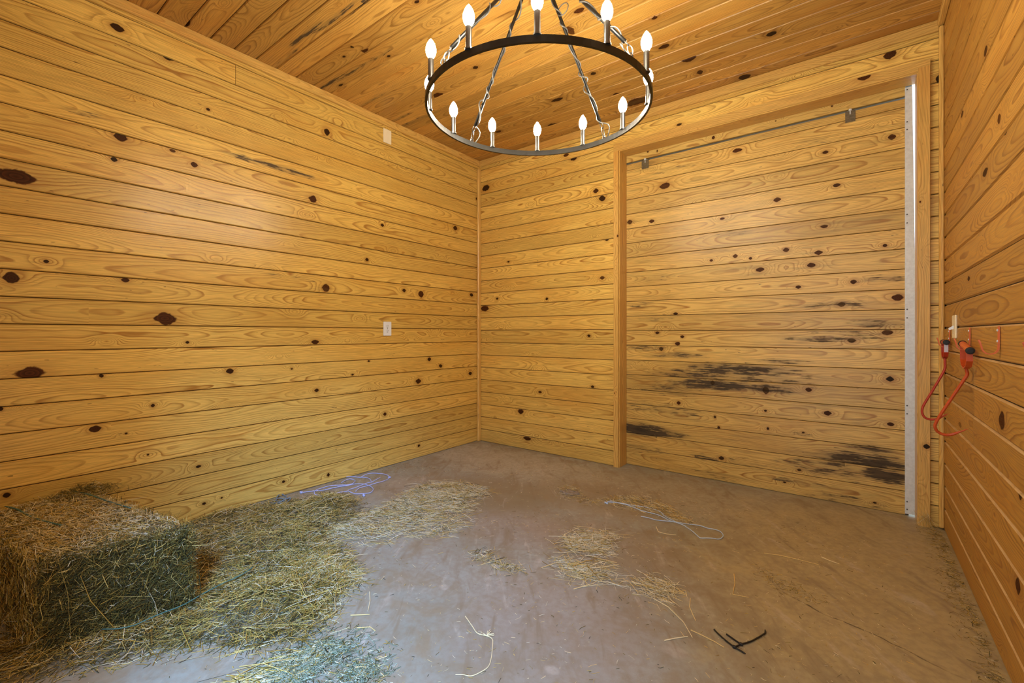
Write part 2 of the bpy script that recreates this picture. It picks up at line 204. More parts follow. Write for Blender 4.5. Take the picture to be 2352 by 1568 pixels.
    if dust:
        geo = s.t.nodes.new('ShaderNodeNewGeometry')
        nz = s.sep(geo.outputs['True Normal'])[2]
        dn = s.noise(s.vec(s.mul(u, 14.0), s.mul(v, 14.0), so), 1.0, 3.0)
        dm = s.mul(s.smooth(nz, 0.35, 0.6), s.smooth(dn, 0.25, 0.6, 0.5, 1.0))
        col = s.mix(s.mul(dm, dust), col, (0.74, 0.53, 0.27))
    s.set(Base_Color=col, Roughness=rg, Specular_IOR_Level=s.smooth(kmask, 0.0, 1.0, 0.5, 0.12))
    s.bump(s.add(s.mul(fib, 0.4), s.mul(lw, 0.5)), 0.12, 0.0015)
    return s.m

M = {}
M['left'] = pine('pine_left', (0.800, 0.545, 0.135), (0.360, 0.150, 0.018), (0.660, 0.375, 0.070), 0.34)
M['back'] = pine('pine_back', (0.860, 0.610, 0.160), (0.390, 0.160, 0.018), (0.740, 0.420, 0.085), 0.38, dust=0.25)
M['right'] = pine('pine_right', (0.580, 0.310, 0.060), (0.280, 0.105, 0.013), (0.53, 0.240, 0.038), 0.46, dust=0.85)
M['ceil'] = pine('pine_ceiling', (0.630, 0.360, 0.085), (0.220, 0.085, 0.011), (0.540, 0.240, 0.038), 0.42, contrast=0.9)
M['door'] = pine('pine_door', (0.780, 0.550, 0.160), (0.380, 0.165, 0.024), (0.620, 0.380, 0.095), 0.36, dust=0.35, grime=0.45)
M['trim'] = pine('pine_trim', (0.730, 0.470, 0.130), (0.430, 0.190, 0.030), (0.620, 0.300, 0.060), 0.36, contrast=0.7)

def simple(name, col, rough=0.5, metal=0.0, noise=0.0, nscale=40.0, **k):
    s = N(name)
    c = col
    if noise:
        tc = s.t.nodes.new('ShaderNodeTexCoord')
        n = s.noise(tc.outputs['Object'], nscale, 4.0, 0.6)
        c = s.mix(s.smooth(n, 0.3, 0.7, 0.0, noise), col, tuple(x * 0.45 for x in col))
    s.set(Base_Color=c, Roughness=rough, Metallic=metal, **k)
    return s.m

M['backing'] = simple('dark_backing', (0.035, 0.018, 0.007), 0.9, noise=0.4)
M['iron'] = simple('black_steel', (0.055, 0.055, 0.052), 0.34, 0.85, noise=0.3, nscale=25)
M['sleeve'] = simple('steel_sleeve', (0.20, 0.20, 0.195), 0.30, 0.9, noise=0.2, nscale=30)
M['wire'] = simple('wire_jacket', (0.16, 0.16, 0.155), 0.35, 0.4)
M['galv'] = simple('galvanised_steel', (0.74, 0.81, 0.86), 0.42, 0.1, noise=0.25, nscale=60)
M['screw'] = simple('dull_screw', (0.14, 0.15, 0.16), 0.45, 0.8)
M['white'] = simple('white_plastic', (0.80, 0.87, 0.98), 0.35, noise=0.05)
M['ivory'] = simple('ivory_plastic', (0.92, 0.84, 0.62), 0.4, noise=0.05)
M['slot'] = simple('socket_slot', (0.02, 0.02, 0.02), 0.6)
M['orange'] = simple('orange_paint', (0.72, 0.16, 0.035), 0.42, noise=0.25, nscale=60)
M['red'] = simple('red_paint', (0.50, 0.045, 0.018), 0.32, noise=0.25, nscale=60)
M['redor'] = simple('red_orange_paint', (0.60, 0.085, 0.015), 0.32, noise=0.25, nscale=60)
M['rubber'] = simple('black_cap', (0.012, 0.012, 0.013), 0.55)
M['blacktie'] = simple('black_nylon', (0.010, 0.010, 0.011), 0.45)
M['label'] = simple('pale_sticker', (0.62, 0.58, 0.66), 0.4)
M['twine_blue'] = simple('blue_twine', (0.58, 0.74, 1.0), 0.75, noise=0.35, nscale=300)
M['twine_lav'] = simple('lavender_twine', (0.52, 0.56, 0.90), 0.75, noise=0.35, nscale=300)
M['twine_grey'] = simple('grey_twine', (0.20, 0.26, 0.32), 0.8, noise=0.35, nscale=300)
M['twine_green'] = simple('green_twine', (0.085, 0.20, 0.17), 0.75, noise=0.4, nscale=200)
M['bracket'] = simple('tarnished_steel', (0.20, 0.17, 0.11), 0.5, 0.6, noise=0.6, nscale=80)
M['clod'] = simple('dry_mud', (0.30, 0.24, 0.17), 0.95, noise=0.35, nscale=90)
M['hay_core'] = simple('hay_core', (0.120, 0.090, 0.028), 0.95, noise=0.6, nscale=70)

bm_ = N('bulb_glass')
bm_.set(Base_Color=(1, 0.9, 0.7), Emission_Color=(1.0, 0.87, 0.66), Emission_Strength=BULB_STRENGTH)
M['bulb'] = bm_.m

hy = N('hay_strand')
hc = hy.attr('scol', 'Color')
hy.set(Base_Color=hc, Roughness=0.62)
hy.b.inputs['Specular IOR Level'].default_value = 0.3
M['hay'] = hy.m

def concrete():
    s = N('concrete')
    tc = s.t.nodes.new('ShaderNodeTexCoord').outputs['Object']
    x, y, z = s.sep(tc)
    a = s.noise(tc, 1.3, 5.0, 0.6, 0.4)
    b = s.noise(tc, 5.5, 6.0, 0.65, 0.6)
    c = s.noise(tc, 38.0, 4.0, 0.6)
    g = s.noise(tc, 210.0, 2.0, 0.6)
    col = s.mix(s.smooth(a, 0.32, 0.68), (0.292, 0.292, 0.235), (0.360, 0.366, 0.318))
    col = s.mix(s.smooth(b, 0.42, 0.68, 0.0, 0.85), col, (0.300, 0.240, 0.150))
    col = s.mix(s.smooth(b, 0.28, 0.10, 0.0, 0.8), col, (0.58, 0.52, 0.44))
    # old brown stains and pale scrapes of the slab, plus broad paler and yellower areas
    def patch(px, py, rx, ry, c_, st):
        e = s.add(s.f('POWER', s.div(s.sub(x, px), rx), 2.0), s.f('POWER', s.div(s.sub(y, py), ry), 2.0))
        e = s.add(e, s.mul(s.sub(b, 0.5), 2.4))
        return s.mix(s.smooth(e, 0.1, 1.5, st, 0.0), col, c_)
    for p in ((0.75, -0.45, 0.95, 0.38, (0.47, 0.44, 0.345), 0.7), (2.3, -0.35, 0.9, 0.35, (0.42, 0.375, 0.27), 0.6), (1.15, -1.15, 0.45, 0.35, (0.240, 0.180, 0.085), 0.7), (1.75, -0.75, 0.55, 0.30, (0.30, 0.225, 0.12), 0.6),
              (2.1, -1.35, 0.5, 0.25, (0.31, 0.23, 0.13), 0.55), (1.6, -1.5, 0.35, 0.22, (0.38, 0.31, 0.27), 0.35),
              (2.25, -2.1, 0.40, 0.45, (0.37, 0.30, 0.26), 0.4), (0.7, -1.4, 0.4, 0.25, (0.38, 0.31, 0.23), 0.5),
              (3.35, -0.9, 0.85, 1.3, (0.47, 0.375, 0.18), 0.85), (0.25, -1.9, 0.30, 0.5, (0.34, 0.26, 0.16), 0.5),  # yellow right side puts the warm lamplight into the slab colour
              (1.72, -2.18, 0.030, 0.022, (0.60, 0.56, 0.50), 0.5), (2.67, -1.97, 0.045, 0.035, (0.50, 0.45, 0.39), 0.5), (2.37, -2.31, 0.03, 0.02, (0.58, 0.54, 0.48), 0.5)):
        col = patch(*p)
    # trowel smears and scuffs
    t = s.noise(s.vec(s.add(s.mul(x, 9.0), s.mul(y, 7.0)), s.sub(s.mul(y, 2.2), s.mul(x, 1.6)), 0.0), 1.0, 4.0, 0.6, 0.8)
    col = s.mix(s.smooth(t, 0.52, 0.72, 0.0, 0.75), col, (0.25, 0.195, 0.12))
    col = s.mix(s.smooth(t, 0.42, 0.26, 0.0, 0.50), col, (0.60, 0.55, 0.48))
    col = s.mix(s.smooth(c, 0.35, 0.70, 0.0, 0.45), col, (0.27, 0.215, 0.14))
    col = s.mix(s.smooth(g, 0.72, 0.80, 0.0, 0.8), col, (0.06, 0.045, 0.03))
    col = s.mix(s.smooth(g, 0.27, 0.19, 0.0, 0.8), col, (0.62, 0.58, 0.52))
    # hairline crack
    cy = s.add(s.add(-0.2385, s.mul(x, -0.3676)), s.mul(s.sub(s.noise(tc, 6.0, 3.0), 0.5), 0.07))
    cd = s.f('ABSOLUTE', s.sub(y, cy))
    cm = s.mul(s.smooth(cd, 0.001, 0.006, 1.0, 0.0), s.mul(s.smooth(x, 2.794, 3.044), s.smooth(x, 3.518, 3.318)))
    col = s.mix(s.mul(cm, s.smooth(c, 0.35, 0.55, 0.2, 0.85)), col, (0.05, 0.035, 0.018))
    s.set(Base_Color=col, Roughness=s.smooth(b, 0.3, 0.7, 0.50, 0.66))
    s.bump(s.add(s.mul(c, 0.6), s.mul(g, 0.5)), 0.22, 0.003)
    return s.m
M['concrete'] = concrete()

# ------------------------------------------------------------------ object helpers
def link(o, parent=None):
    COL.objects.link(o)
    if parent is not None: o.parent = parent
    return o
def mesh_obj(name, verts, faces, mat, parent=None, smooth=False):
    me = bpy.data.meshes.new(name)
    me.from_pydata([tuple(v) for v in verts], [], faces)
    me.materials.append(mat)
    if smooth: me.polygons.foreach_set('use_smooth', [True] * len(me.polygons))
    me.update()
    return link(bpy.data.objects.new(name, me), parent)
def empty(name, loc, parent=None):
    o = bpy.data.objects.new(name, None)
    o.empty_display_size = 0.05
    o.location = loc
    return link(o, parent)
def tag(o, label=None, cat=None, group=None, kind=None):
    if label: o['label'] = label
    if cat: o['category'] = cat
    if group: o['group'] = group
    if kind: o['kind'] = kind
    return o
def off(o, root):
    """keep a world-space mesh in place under a root that stands elsewhere"""
    o.parent = root
    o.matrix_parent_inverse = Matrix.Translation(root.location).inverted()
    return o

class MB:
    def __init__(s): s.v = []; s.f = []
    def addm(s, v, f):
        b = len(s.v); s.v += [tuple(x) for x in v]; s.f += [tuple(i + b for i in q) for q in f]; return s
    def box(s, a, b):
        x0, y0, z0 = a; x1, y1, z1 = b
        v = [(x0, y0, z0), (x1, y0, z0), (x1, y1, z0), (x0, y1, z0), (x0, y0, z1), (x1, y0, z1), (x1, y1, z1), (x0, y1, z1)]
        return s.addm(v, [(0, 3, 2, 1), (4, 5, 6, 7), (0, 1, 5, 4), (1, 2, 6, 5), (2, 3, 7, 6), (3, 0, 4, 7)])
    def bbox(s, a, b, c=0.003, axis=2):
        """box with its four long edges and both end rims chamfered"""
        lo = [min(p, q) for p, q in zip(a, b)]; hi = [max(p, q) for p, q in zip(a, b)]
        i, j, k = [(1, 2, 0), (2, 0, 1), (0, 1, 2)][axis]
        def ring(inset, t):
            pts = []
            for (p, q) in ((lo[i] + inset + c, lo[j] + inset), (hi[i] - inset - c, lo[j] + inset), (hi[i] - inset, lo[j] + inset + c), (hi[i] - inset, hi[j] - inset - c),
                           (hi[i] - inset - c, hi[j] - inset), (lo[i] + inset + c, hi[j] - inset), (lo[i] + inset, hi[j] - inset - c), (lo[i] + inset, lo[j] + inset + c)):
                r = [0, 0, 0]; r[i] = p; r[j] = q; r[k] = t; pts.append(tuple(r))
            return pts
        rs = [ring(c * 0.7, lo[k]), ring(0, lo[k] + c), ring(0, hi[k] - c), ring(c * 0.7, hi[k])]
        v = sum(rs, []); f = []
        for n in range(3):
            for q in range(8): f.append((n * 8 + q, n * 8 + (q + 1) % 8, n * 8 + 8 + (q + 1) % 8, n * 8 + 8 + q))
        f.append(tuple(range(7, -1, -1))); f.append(tuple(range(24, 32)))
        return s.addm(v, f)
    def tube(s, pts, r, n=8, closed=False, caps=True):
        pts = [Vector(p) for p in pts]; m = len(pts)
        rad = r if hasattr(r, '__len__') else [r] * m
        v = []; nrm = None
        for i, p in enumerate(pts):
            if closed: t = pts[(i + 1) % m] - pts[i - 1]
            else: t = pts[min(i + 1, m - 1)] - pts[max(i - 1, 0)]
            if t.length < 1e-9: t = Vector((0, 0, 1))
            t.normalize()
            if nrm is None:
                nrm = t.cross(Vector((0, 0, 1)))
                if nrm.length < 0.1: nrm = t.cross(Vector((1, 0, 0)))
            nrm = nrm - t * nrm.dot(t); nrm.normalize(); bi = t.cross(nrm)
            for k in range(n):
                a = 2 * PI * k / n
                v.append(p + (nrm * math.cos(a) + bi * math.sin(a)) * rad[i])
        f = []
        for i in range(m if closed else m - 1):
            j = (i + 1) % m
            for k in range(n): f.append((i * n + k, i * n + (k + 1) % n, j * n + (k + 1) % n, j * n + k))
        if not closed and caps: f.append(tuple(range(n - 1, -1, -1))); f.append(tuple((m - 1) * n + k for k in range(n)))
        return s.addm(v, f)
    def lathe(s, prof, c=(0, 0, 0), n=16, axis='z'):
        v = []; f = []
        for (r, h) in prof:
            for k in range(n):
                a = 2 * PI * k / n; p = (r * math.cos(a), r * math.sin(a), h)
                if axis == 'x': p = (p[2], p[0], p[1])
                if axis == 'y': p = (p[0], p[2], p[1])
                v.append((c[0] + p[0], c[1] + p[1], c[2] + p[2]))
        for i in range(len(prof) - 1):
            for k in range(n): f.append((i * n + k, i * n + (k + 1) % n, (i + 1) * n + (k + 1) % n, (i + 1) * n + k))
        f.append(tuple(range(n - 1, -1, -1))); f.append(tuple((len(prof) - 1) * n + k for k in range(n)))
        return s.addm(v, f)
    def build(s, name, mat, parent=None, smooth=False): return mesh_obj(name, s.v, s.f, mat, parent, smooth)

def catmull(pts, n=6, closed=False):
    P = [Vector(p) for p in pts]; out = []; m = len(P)
    for i in range(m if closed else m - 1):
        if closed: a, b, c, d = P[i - 1], P[i], P[(i + 1) % m], P[(i + 2) % m]
        else: a, b, c, d = P[max(i - 1, 0)], P[i], P[i + 1], P[min(i + 2, m - 1)]
        for k in range(n):
            t = k / n
            out.append(0.5 * ((2 * b) + (c - a) * t + (2 * a - 5 * b + 4 * c - d) * t * t + (3 * b - a - 3 * c + d) * t ** 3))
    if not closed: out.append(P[-1])
    return out

# ------------------------------------------------------------------ boards
FR = {'L': lambda a, b, d: (-d, a, b), 'B': lambda a, b, d: (a, d, b), 'C': lambda a, b, d: (a, -0.02 + d, b),
      'D': lambda a, b, d: (a, YD + d, b), 'R': lambda a, b, d: (WX + d, a, b), 'T': lambda a, b, d: (a, b, HC + d)}
seedn = [0]
def fill_attrs(me, rows):
    """rows: one tuple of five vectors per face corner"""
    n = len(rows)
    for i, nm in enumerate(('wp', 'wk', 'wr', 'ws', 'wt', 'wq')):
        at = me.attributes.new(nm, 'FLOAT_VECTOR', 'CORNER')
        at.data.foreach_set('vector', np.array([r[i] if i < len(r) else (9, 9, 0) for r in rows], dtype=np.float32).ravel())
def board(fr, a0, a1, b0, b1, mat, parent, name='plank', knots=(), stains=(), thick=0.011, bev=0.0036, gap=0.0018, tone=None, swirl=True, vertical=False, proud=0.0):
    """one tongue-and-groove board with bevelled long edges; cut into cells so that every knot owns its stretch of grain"""
    seedn[0] += 1
    sd = seedn[0] * 0.6180339 % 1.0 * 40
    rr = random.Random(seedn[0] * 13 + 5)
    F = FR[fr] if isinstance(fr, str) else fr
    ks = [k for k in knots if a0 < k[0] < a1 and b0 <= k[1] < b1]
    ks = [(k[0], k[1], max(k[2], 0.003), max(k[3], 0.003), k[4]) for k in ks]
    if swirl:
        n = int((a1 - a0) / 1.1 + rr.random())
        for _ in range(n):
            x = rr.uniform(a0, a1)
            if all(abs(x - k[0]) > 0.25 for k in ks): ks.append((x, rr.uniform(b0, b1), 0.02, 0.012, 0.08))
    ks.sort()
    # merge knots that share a stretch: keep both, cells meet half way
    ss = [q for q in stains if q[0] + q[2] * 1.4 > a0 and q[0] - q[2] * 1.4 < a1 and q[1] + q[3] * 1.4 > b0 and q[1] - q[3] * 1.4 < b1]
    cuts = {a0, a1}
    for p, q in zip(ks, ks[1:]): cuts.add((p[0] + q[0]) / 2)
    if ss:
        x = math.ceil(a0 / 0.06) * 0.06
        while x < a1:
            if any(abs(x - q[0]) < q[2] * 1.5 + 0.06 for q in ss): cuts.add(x)
            x += 0.06
    cuts = sorted(cuts)
    cuts = [c for i, c in enumerate(cuts) if i == 0 or c - cuts[i - 1] > 0.004 or c == a1]
    if tone is None: tone = rr.uniform(0.84, 1.08)
    spc = rr.choice((0.0050, 0.0062, 0.0075, 0.009)); pith = rr.choice((0, 0, 0.01, -0.02, 0.03, -0.05, 0.07))
    bm0, bm1 = b0 + gap, b1 - gap; mid = (b0 + b1) / 2
    dp = -proud
    prof = [(bm0, dp + thick), (bm0, dp + bev * 1.6), (bm0 + bev, dp), (bm1 - bev, dp), (bm1, dp + bev * 1.6), (bm1, dp + thick)]
    V = []; FC = []; rows = []
    np_ = len(prof)
    for c in cuts:
        for (b, d) in prof: V.append((c, b, d))
    def row(p, cell):
        k, q, q2 = cell
        a, b, d = p
        bb = b + (d - dp) * (1 if b > mid else -1) * 0.6
        if k is None: wk = (9.0, 9.0, 0.0); wr = (0.01, 0.01, 0.05)
        else:
            wk = (a - k[0], b - k[1], k[4]); wr = (k[2], k[3], k[5])
        ws = (9.0, 9.0, 0.0) if q is None else ((a - q[0]) / q[2], (b - q[1]) / q[3], q[4])
        wq = (9.0, 9.0, 0.0) if q2 is None else ((a - q2[0]) / q2[2], (b - q2[1]) / q2[3], q2[4])
        return ((a - a0, bb - mid, sd), wk, wr, ws, (tone, spc, pith), wq)
    for i in range(len(cuts) - 1):
        cm = (cuts[i] + cuts[i + 1]) / 2
        k = None
        if ks:
            j = min(range(len(ks)), key=lambda t: abs(ks[t][0] - cm))
            k = ks[j]
            room = min([abs(k[0] - o[0]) / 2 for o in ks if o is not k] + [1.0])
            sg = max(min(max(k[2] * 3.2, 0.05), room * 0.62), 0.012)
            k = k + (sg,)
        q = q2 = None
        if ss:
            o_ = sorted(ss, key=lambda t: -t[4] * math.exp(-((cm - t[0]) / t[2]) ** 2 - ((mid - t[1]) / max(t[3], 0.03)) ** 2))
            q = o_[0]; q2 = o_[1] if len(o_) > 1 else None
        for j in range(np_ - 1):
            ids = (i * np_ + j, (i + 1) * np_ + j, (i + 1) * np_ + j + 1, i * np_ + j + 1)
            FC.append(ids)
            for t in ids: rows.append(row(V[t], (k, q, q2)))
    last = (len(cuts) - 1) * np_
    for ids in (tuple(range(np_)), tuple(last + t for t in range(np_ - 1, -1, -1))):
        FC.append(ids)
        for t in ids: rows.append(row(V[t], (None, None, None)))
    me = bpy.data.meshes.new(name)
    me.from_pydata([F(*p) for p in V], [], FC)
    me.materials.append(mat)
    fill_attrs(me, rows)
    return link(bpy.data.objects.new(name, me), parent)

def stick(name, p0, p1, mat, parent=None, axis=2, c=0.003, knots=()):
    """a square-edged trim stick whose grain runs along axis"""
    mb = MB().bbox(p0, p1, c, axis)
    o = mb.build(name, mat, parent)
    me = o.data
    seedn[0] += 1; sd = seedn[0] * 0.618 % 1 * 40
    rr = random.Random(seedn[0])
    i, j, k = [(1, 2, 0), (2, 0, 1), (0, 1, 2)][axis]
    cen = [(p + q) / 2 for p, q in zip(p0, p1)]
    rows = []; tone = rr.uniform(0.95, 1.08); pith = rr.uniform(-0.06, 0.06)
    for p in me.polygons:
        n = p.normal
        for vi in p.vertices:
            q = me.vertices[vi].co
            across = (q[i] - cen[i]) if abs(n[j]) > abs(n[i]) else (q[j] - cen[j]) + 0.05
            rows.append(((q[k], across, sd), (9, 9, 0), (0.01, 0.01, 0.05), (9, 9, 0), (tone, 0.0055, pith)))
    fill_attrs(me, rows)
    return o

def struct(o, label, cat=None):
    o['kind'] = 'structure'; o['label'] = label
    return o

P = 0.13
# floor
fm = MB(); fm.box((-0.15, YF - 0.15, FZ - 0.12), (WX + 0.15, 0.30, FZ))
struct(fm.build('floor', M['concrete']), 'stained grey brown concrete floor strewn with hay')

# wall_left
wl = struct(MB().box((-0.12, YF, FZ), (-0.0095, 0.118, 3.06)).build('wall_left', M['backing']), 'left wall of horizontal knotty pine boards with two cover plates')
for k in range(0, 23):
    b0, b1 = k * P, min((k + 1) * P, HC)
    if k == 0: b0 = FZ
    if k == 21:
        board('L', -2.363, 0.0, b0, b1, M['left'], wl, knots=KN['L'], stains=ST['L'])
        board('L', YF, -2.366, b0, b1, M['left'], wl, knots=KN['L'], stains=ST['L'], tone=1.05)
    else:
        board('L', YF, 0.0, b0, b1, M['left'], wl, knots=KN['L'], stains=ST['L'], tone={18: 0.92, 10: 0.93, 11: 0.95, 15: 0.96}.get(k))

# wall_back: boards left of the door, the short ends right of it, two long ones above
wbm = MB(); wbm.box((-0.009, 0.0095, FZ), (1.578, 0.118, 3.06)); wbm.box((3.482, 0.0095, FZ), (WX + 0.009, 0.118, 3.06)); wbm.box((1.578, 0.0095, 2.69), (3.482, 0.118, 3.06))
wk = struct(wbm.build('wall_back', M['backing']), 'back wall of pine boards around the sliding door')
zB = -0.0108
for k in range(0, 23):
    b0, b1 = zB + k * P, min(zB + (k + 1) * P, HC)
    if k == 0: b0 = FZ
    if k >= 21:
        board('B', 0.0, WX, b0, b1, M['back'], wk, knots=KN['B'])
    else:
        board('B', 0.0, 1.56, b0, b1, M['back'], wk, knots=KN['B'])
        board('B', 3.50, WX, b0, b1, M['back'], wk, knots=KN['B'], swirl=False)

# wall_right
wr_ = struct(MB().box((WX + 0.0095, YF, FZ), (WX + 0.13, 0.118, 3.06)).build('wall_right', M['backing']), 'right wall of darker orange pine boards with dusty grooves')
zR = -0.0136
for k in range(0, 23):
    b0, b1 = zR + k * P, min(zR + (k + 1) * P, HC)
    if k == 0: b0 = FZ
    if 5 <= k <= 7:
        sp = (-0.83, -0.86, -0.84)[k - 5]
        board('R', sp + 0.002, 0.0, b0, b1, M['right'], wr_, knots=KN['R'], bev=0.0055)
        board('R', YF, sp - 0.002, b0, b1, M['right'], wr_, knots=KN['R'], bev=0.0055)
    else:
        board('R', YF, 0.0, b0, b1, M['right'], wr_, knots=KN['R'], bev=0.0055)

# ceiling
ce = struct(MB().box((-0.12, YF - 0.12, HC + 0.0095), (WX + 0.13, 0.118, HC + 0.12)).build('ceiling', M['backing']), 'orange pine plank ceiling with dark streaked boards')
for i in range(-9, 21):
    y0 = -2.778 + 0.1335 * i; y1 = min(y0 + 0.1335, 0.0); y0 = max(y0, YF)
    if y1 - y0 < 0.02: continue
    board('T', 0.0, WX, y0, y1, M['ceil'], ce, knots=KN['T'], stains=ST['T'], bev=0.004, tone=rnd.uniform(0.80, 1.12))

# wall_front with the stall doorway the camera stands in
wf = MB(); wf.box((-0.12, YF - 0.12, FZ), (2.1, YF, HC)); wf.box((3.5, YF - 0.12, FZ), (WX + 0.13, YF, HC)); wf.box((2.1, YF - 0.12, 2.35), (3.5, YF, HC))
o = wf.build('wall_front', M['trim'])
fill_attrs(o.data, [((o.data.vertices[l.vertex_index].co.x, o.data.vertices[l.vertex_index].co.z, 3.0), (9, 9, 0), (.01, .01, .05), (9, 9, 0), (0.95, 0.007, 0.0)) for l in o.data.loops])
struct(o, 'front wall with an open stall doorway')

# trims
def trim(n, label, p0, p1, axis, c=0.003): return struct(stick('trim_%d' % n, p0, p1, M['trim'], None, axis, c), label)
trim(1, 'square corner strip between left and back wall', (0.0, -0.045, FZ), (0.028, 0.0, 2.855), 2, 0.008)
trim(2, 'vertical corner strip beside the right wall', (3.562, -0.030, FZ + 0.01), (WX, 0.0, 2.90), 2, 0.006)
trim(3, 'ceiling trim board along the left wall', (0.0, YF, 2.886), (0.018, -0.0, HC), 1, 0.003)
trim(4, 'ceiling trim board along the back wall', (0.018, -0.018, 2.880), (3.562, 0.0, HC - 0.001), 0, 0.003)
trim(5, 'ceiling trim strip along the right wall', (WX - 0.03, YF, 2.905), (WX, -0.0, HC), 1, 0.004)
kc = KN['C'][1]
struct(board(lambda a, b, d: (b, -0.022 + d, a), FZ, 2.668, 1.537, 1.581, M['trim'], None, name='trim_6', knots=[(1.95, 1.575, .012, .006, .8), (0.62, 1.55, .006, .004, .7)], thick=0.0225, bev=0.002, gap=0.0), 'left door casing strip')
struct(board(lambda a, b, d: (b, -0.024 + d, a), FZ, 2.690, 3.472, 3.525, M['trim'], None, name='trim_7', knots=[(kc[1], kc[0], 0.014, 0.014, 1.1), (1.9, 3.48, .006, .004, .8)], thick=0.0245, bev=0.002, gap=0.0, tone=1.0), 'right door casing board with one dark knot')
trim(8, 'left door jamb board', (1.583, -0.016, FZ), (1.592, 0.128, 2.664), 2, 0.002)
trim(9, 'right door jamb board', (3.468, -0.016, FZ), (3.477, 0.124, 2.664), 2, 0.002)
hd = struct(board('C', 1.537, 3.525, 2.668, 2.732, M['trim'], None, name='trim_10', knots=KN['C'], thick=0.02, bev=0.002, gap=0.0), 'door header casing with a dark half knot')
trim(11, 'door head jamb board', (1.583, -0.014, 2.662), (3.477, 0.128, 2.671), 0, 0.002)
tb = struct(board('D', 1.50, 3.424, 2.6045, 2.684, M['door'], None, name='trim_12', knots=[(1.78, 2.66, .008, .01, .6), (1.86, 2.645, .005, .01, .9), (2.30, 2.64, .012, .014, .6), (3.05, 2.655, .005, .006, .9), (2.72, 2.65, .004, .004, 1)], thick=0.022, bev=0.002), 'pale fixed board above the sliding door')

# door_1: sliding door hanging outside the opening
dr = struct(MB().box((1.46, YD + 0.0095, FZ + 0.001), (3.440, YD + 0.045, 2.585)).build('door_1', M['backing']), 'sliding barn door of knotty weathered pine boards')
zD, PD = 0.0144, 0.1261
for k in range(0, 21):
    b0, b1 = zD + k * PD, zD + (k + 1) * PD
    if k == 0: b0 = FZ + 0.0005  # sweeps the floor
    if k == 20: b1 = 2.592
    board('D', 1.46, 3.4225, b0, b1, M['door'], dr, knots=KN['D'], stains=ST['D'], bev=0.0022, gap=0.0016, tone={0: 0.90, 1: 0.94, 2: 0.9, 14: 0.88}.get(k), proud=rnd.uniform(0, 0.002))
# galvanised edge angle with its screws; the door hangs a little out of plumb, so the top shows a slit of sky
es = mesh_obj('edge_strip', [(3.4215, YD - 0.003, 0.004), (3.4880, YD - 0.003, 0.004), (3.4880, YD + 0.05, 0.004), (3.4860, YD + 0.05, 0.004), (3.4860, YD, 0.004), (3.4215, YD, 0.004),
                             (3.4215, YD - 0.003, 2.655), (3.4560, YD - 0.003, 2.655), (3.4560, YD + 0.05, 2.655), (3.4540, YD + 0.05, 2.655), (3.4540, YD, 2.655), (3.4215, YD, 2.655)],
              [(0, 1, 7, 6), (1, 2, 8, 7), (2, 3, 9, 8), (3, 4, 10, 9), (4, 5, 11, 10), (5, 0, 6, 11), (5, 4, 3, 2, 1, 0), (6, 7, 8, 9, 10, 11)], M['galv'], dr)
es['label'] = 'galvanised steel edge angle with screws'
for z in (2.640, 2.440, 2.392, 1.865, 1.812, 1.275, 1.222, 0.677, 0.626, 0.080, 0.032):
    MB().lathe([(0.0045, YD - 0.0035), (0.0040, YD - 0.0052), (0.0018, YD - 0.0060)], (3.432, 0, z), 8, 'y').build('screw', M['screw'], es)
for (xa, xb) in ((1.728, 1.788), (3.122, 3.176)):
    b = MB()
    b.box((xa, YD - 0.004, 2.520), (xa + 0.006, YD + 0.02, 2.600)); b.box((xb - 0.003, YD - 0.004, 2.520), (xb, YD + 0.02, 2.600))
    b.box((xa, YD - 0.003, 2.520), (xb, YD + 0.001, 2.588)); b.box((xa, YD - 0.005, 2.586), (xb, YD + 0.02, 2.592))
    br = b.build('hanger_bracket', M['bracket'], dr)
    br['label'] = 'tarnished steel hanger bracket let into the top edge'
    cx = (xa + xb) / 2
    MB().lathe([(0.009, 2.604), (0.010, 2.598), (0.010, 2.592), (0.004, 2.591), (0.004, 2.572), (0.0025, 2.570)], (cx, YD - 0.004, 0), 8).build('bolt', M['galv'], br)

rail = struct(MB().box((1.0, YD + 0.075, 2.56), (3.46, YD + 0.079, 2.72)).build('trim_13', M['galv']), 'galvanised track rail seen through the gap over the door')

# ------------------------------------------------------------------ cover plates
def plate(root_label, cat, name, y0, y1, z0, z1, mat):
    r = empty(name, (0.0, (y0 + y1) / 2, z0))
    tag(r, root_label, cat)
    return r
# duplex outlet
r = plate('white duplex power outlet on the left wall', 'outlet', 'power_outlet', -1.225, -1.140, 1.106, 1.226, None)
off(MB().bbox((0.0, -1.223, 1.106), (0.007, -1.141, 1.226), 0.003, 0).build('cover_plate', M['white']), r)
for zc in (1.186, 1.146):
    prof = []
    pts = [(-1.182 + 0.0165 * math.cos(t), zc + 0.0150 * math.sin(t)) for t in [2 * PI * q / 16 for q in range(16)]]
    v = [(0.0065, a, b) for a, b in pts] + [(0.0092, -1.182 + (a + 1.182) * .94, zc + (b - zc) * .94) for a, b in pts]
    so = off(mesh_obj('socket', v, [(q, (q + 1) % 16, 16 + (q + 1) % 16, 16 + q) for q in range(16)] + [tuple(range(16, 32))], M['white']), r)
    for (dy, dz, hy_, hz_) in ((-0.006, 0.004, 0.0012, 0.0045), (0.006, 0.004, 0.0012, 0.0040), (0.0, -0.008, 0.0026, 0.0028)):
        s_ = MB().box((0.0085, -1.182 + dy - hy_, zc + dz - hz_), (0.0096, -1.182 + dy + hy_, zc + dz + hz_)).build('slot', M['slot'])
        s_.parent = so
off(MB().lathe([(0.0035, 0.0065), (0.0032, 0.0082)], (0, -1.182, 1.166), 8, 'x').build('screw', M['screw']), r)
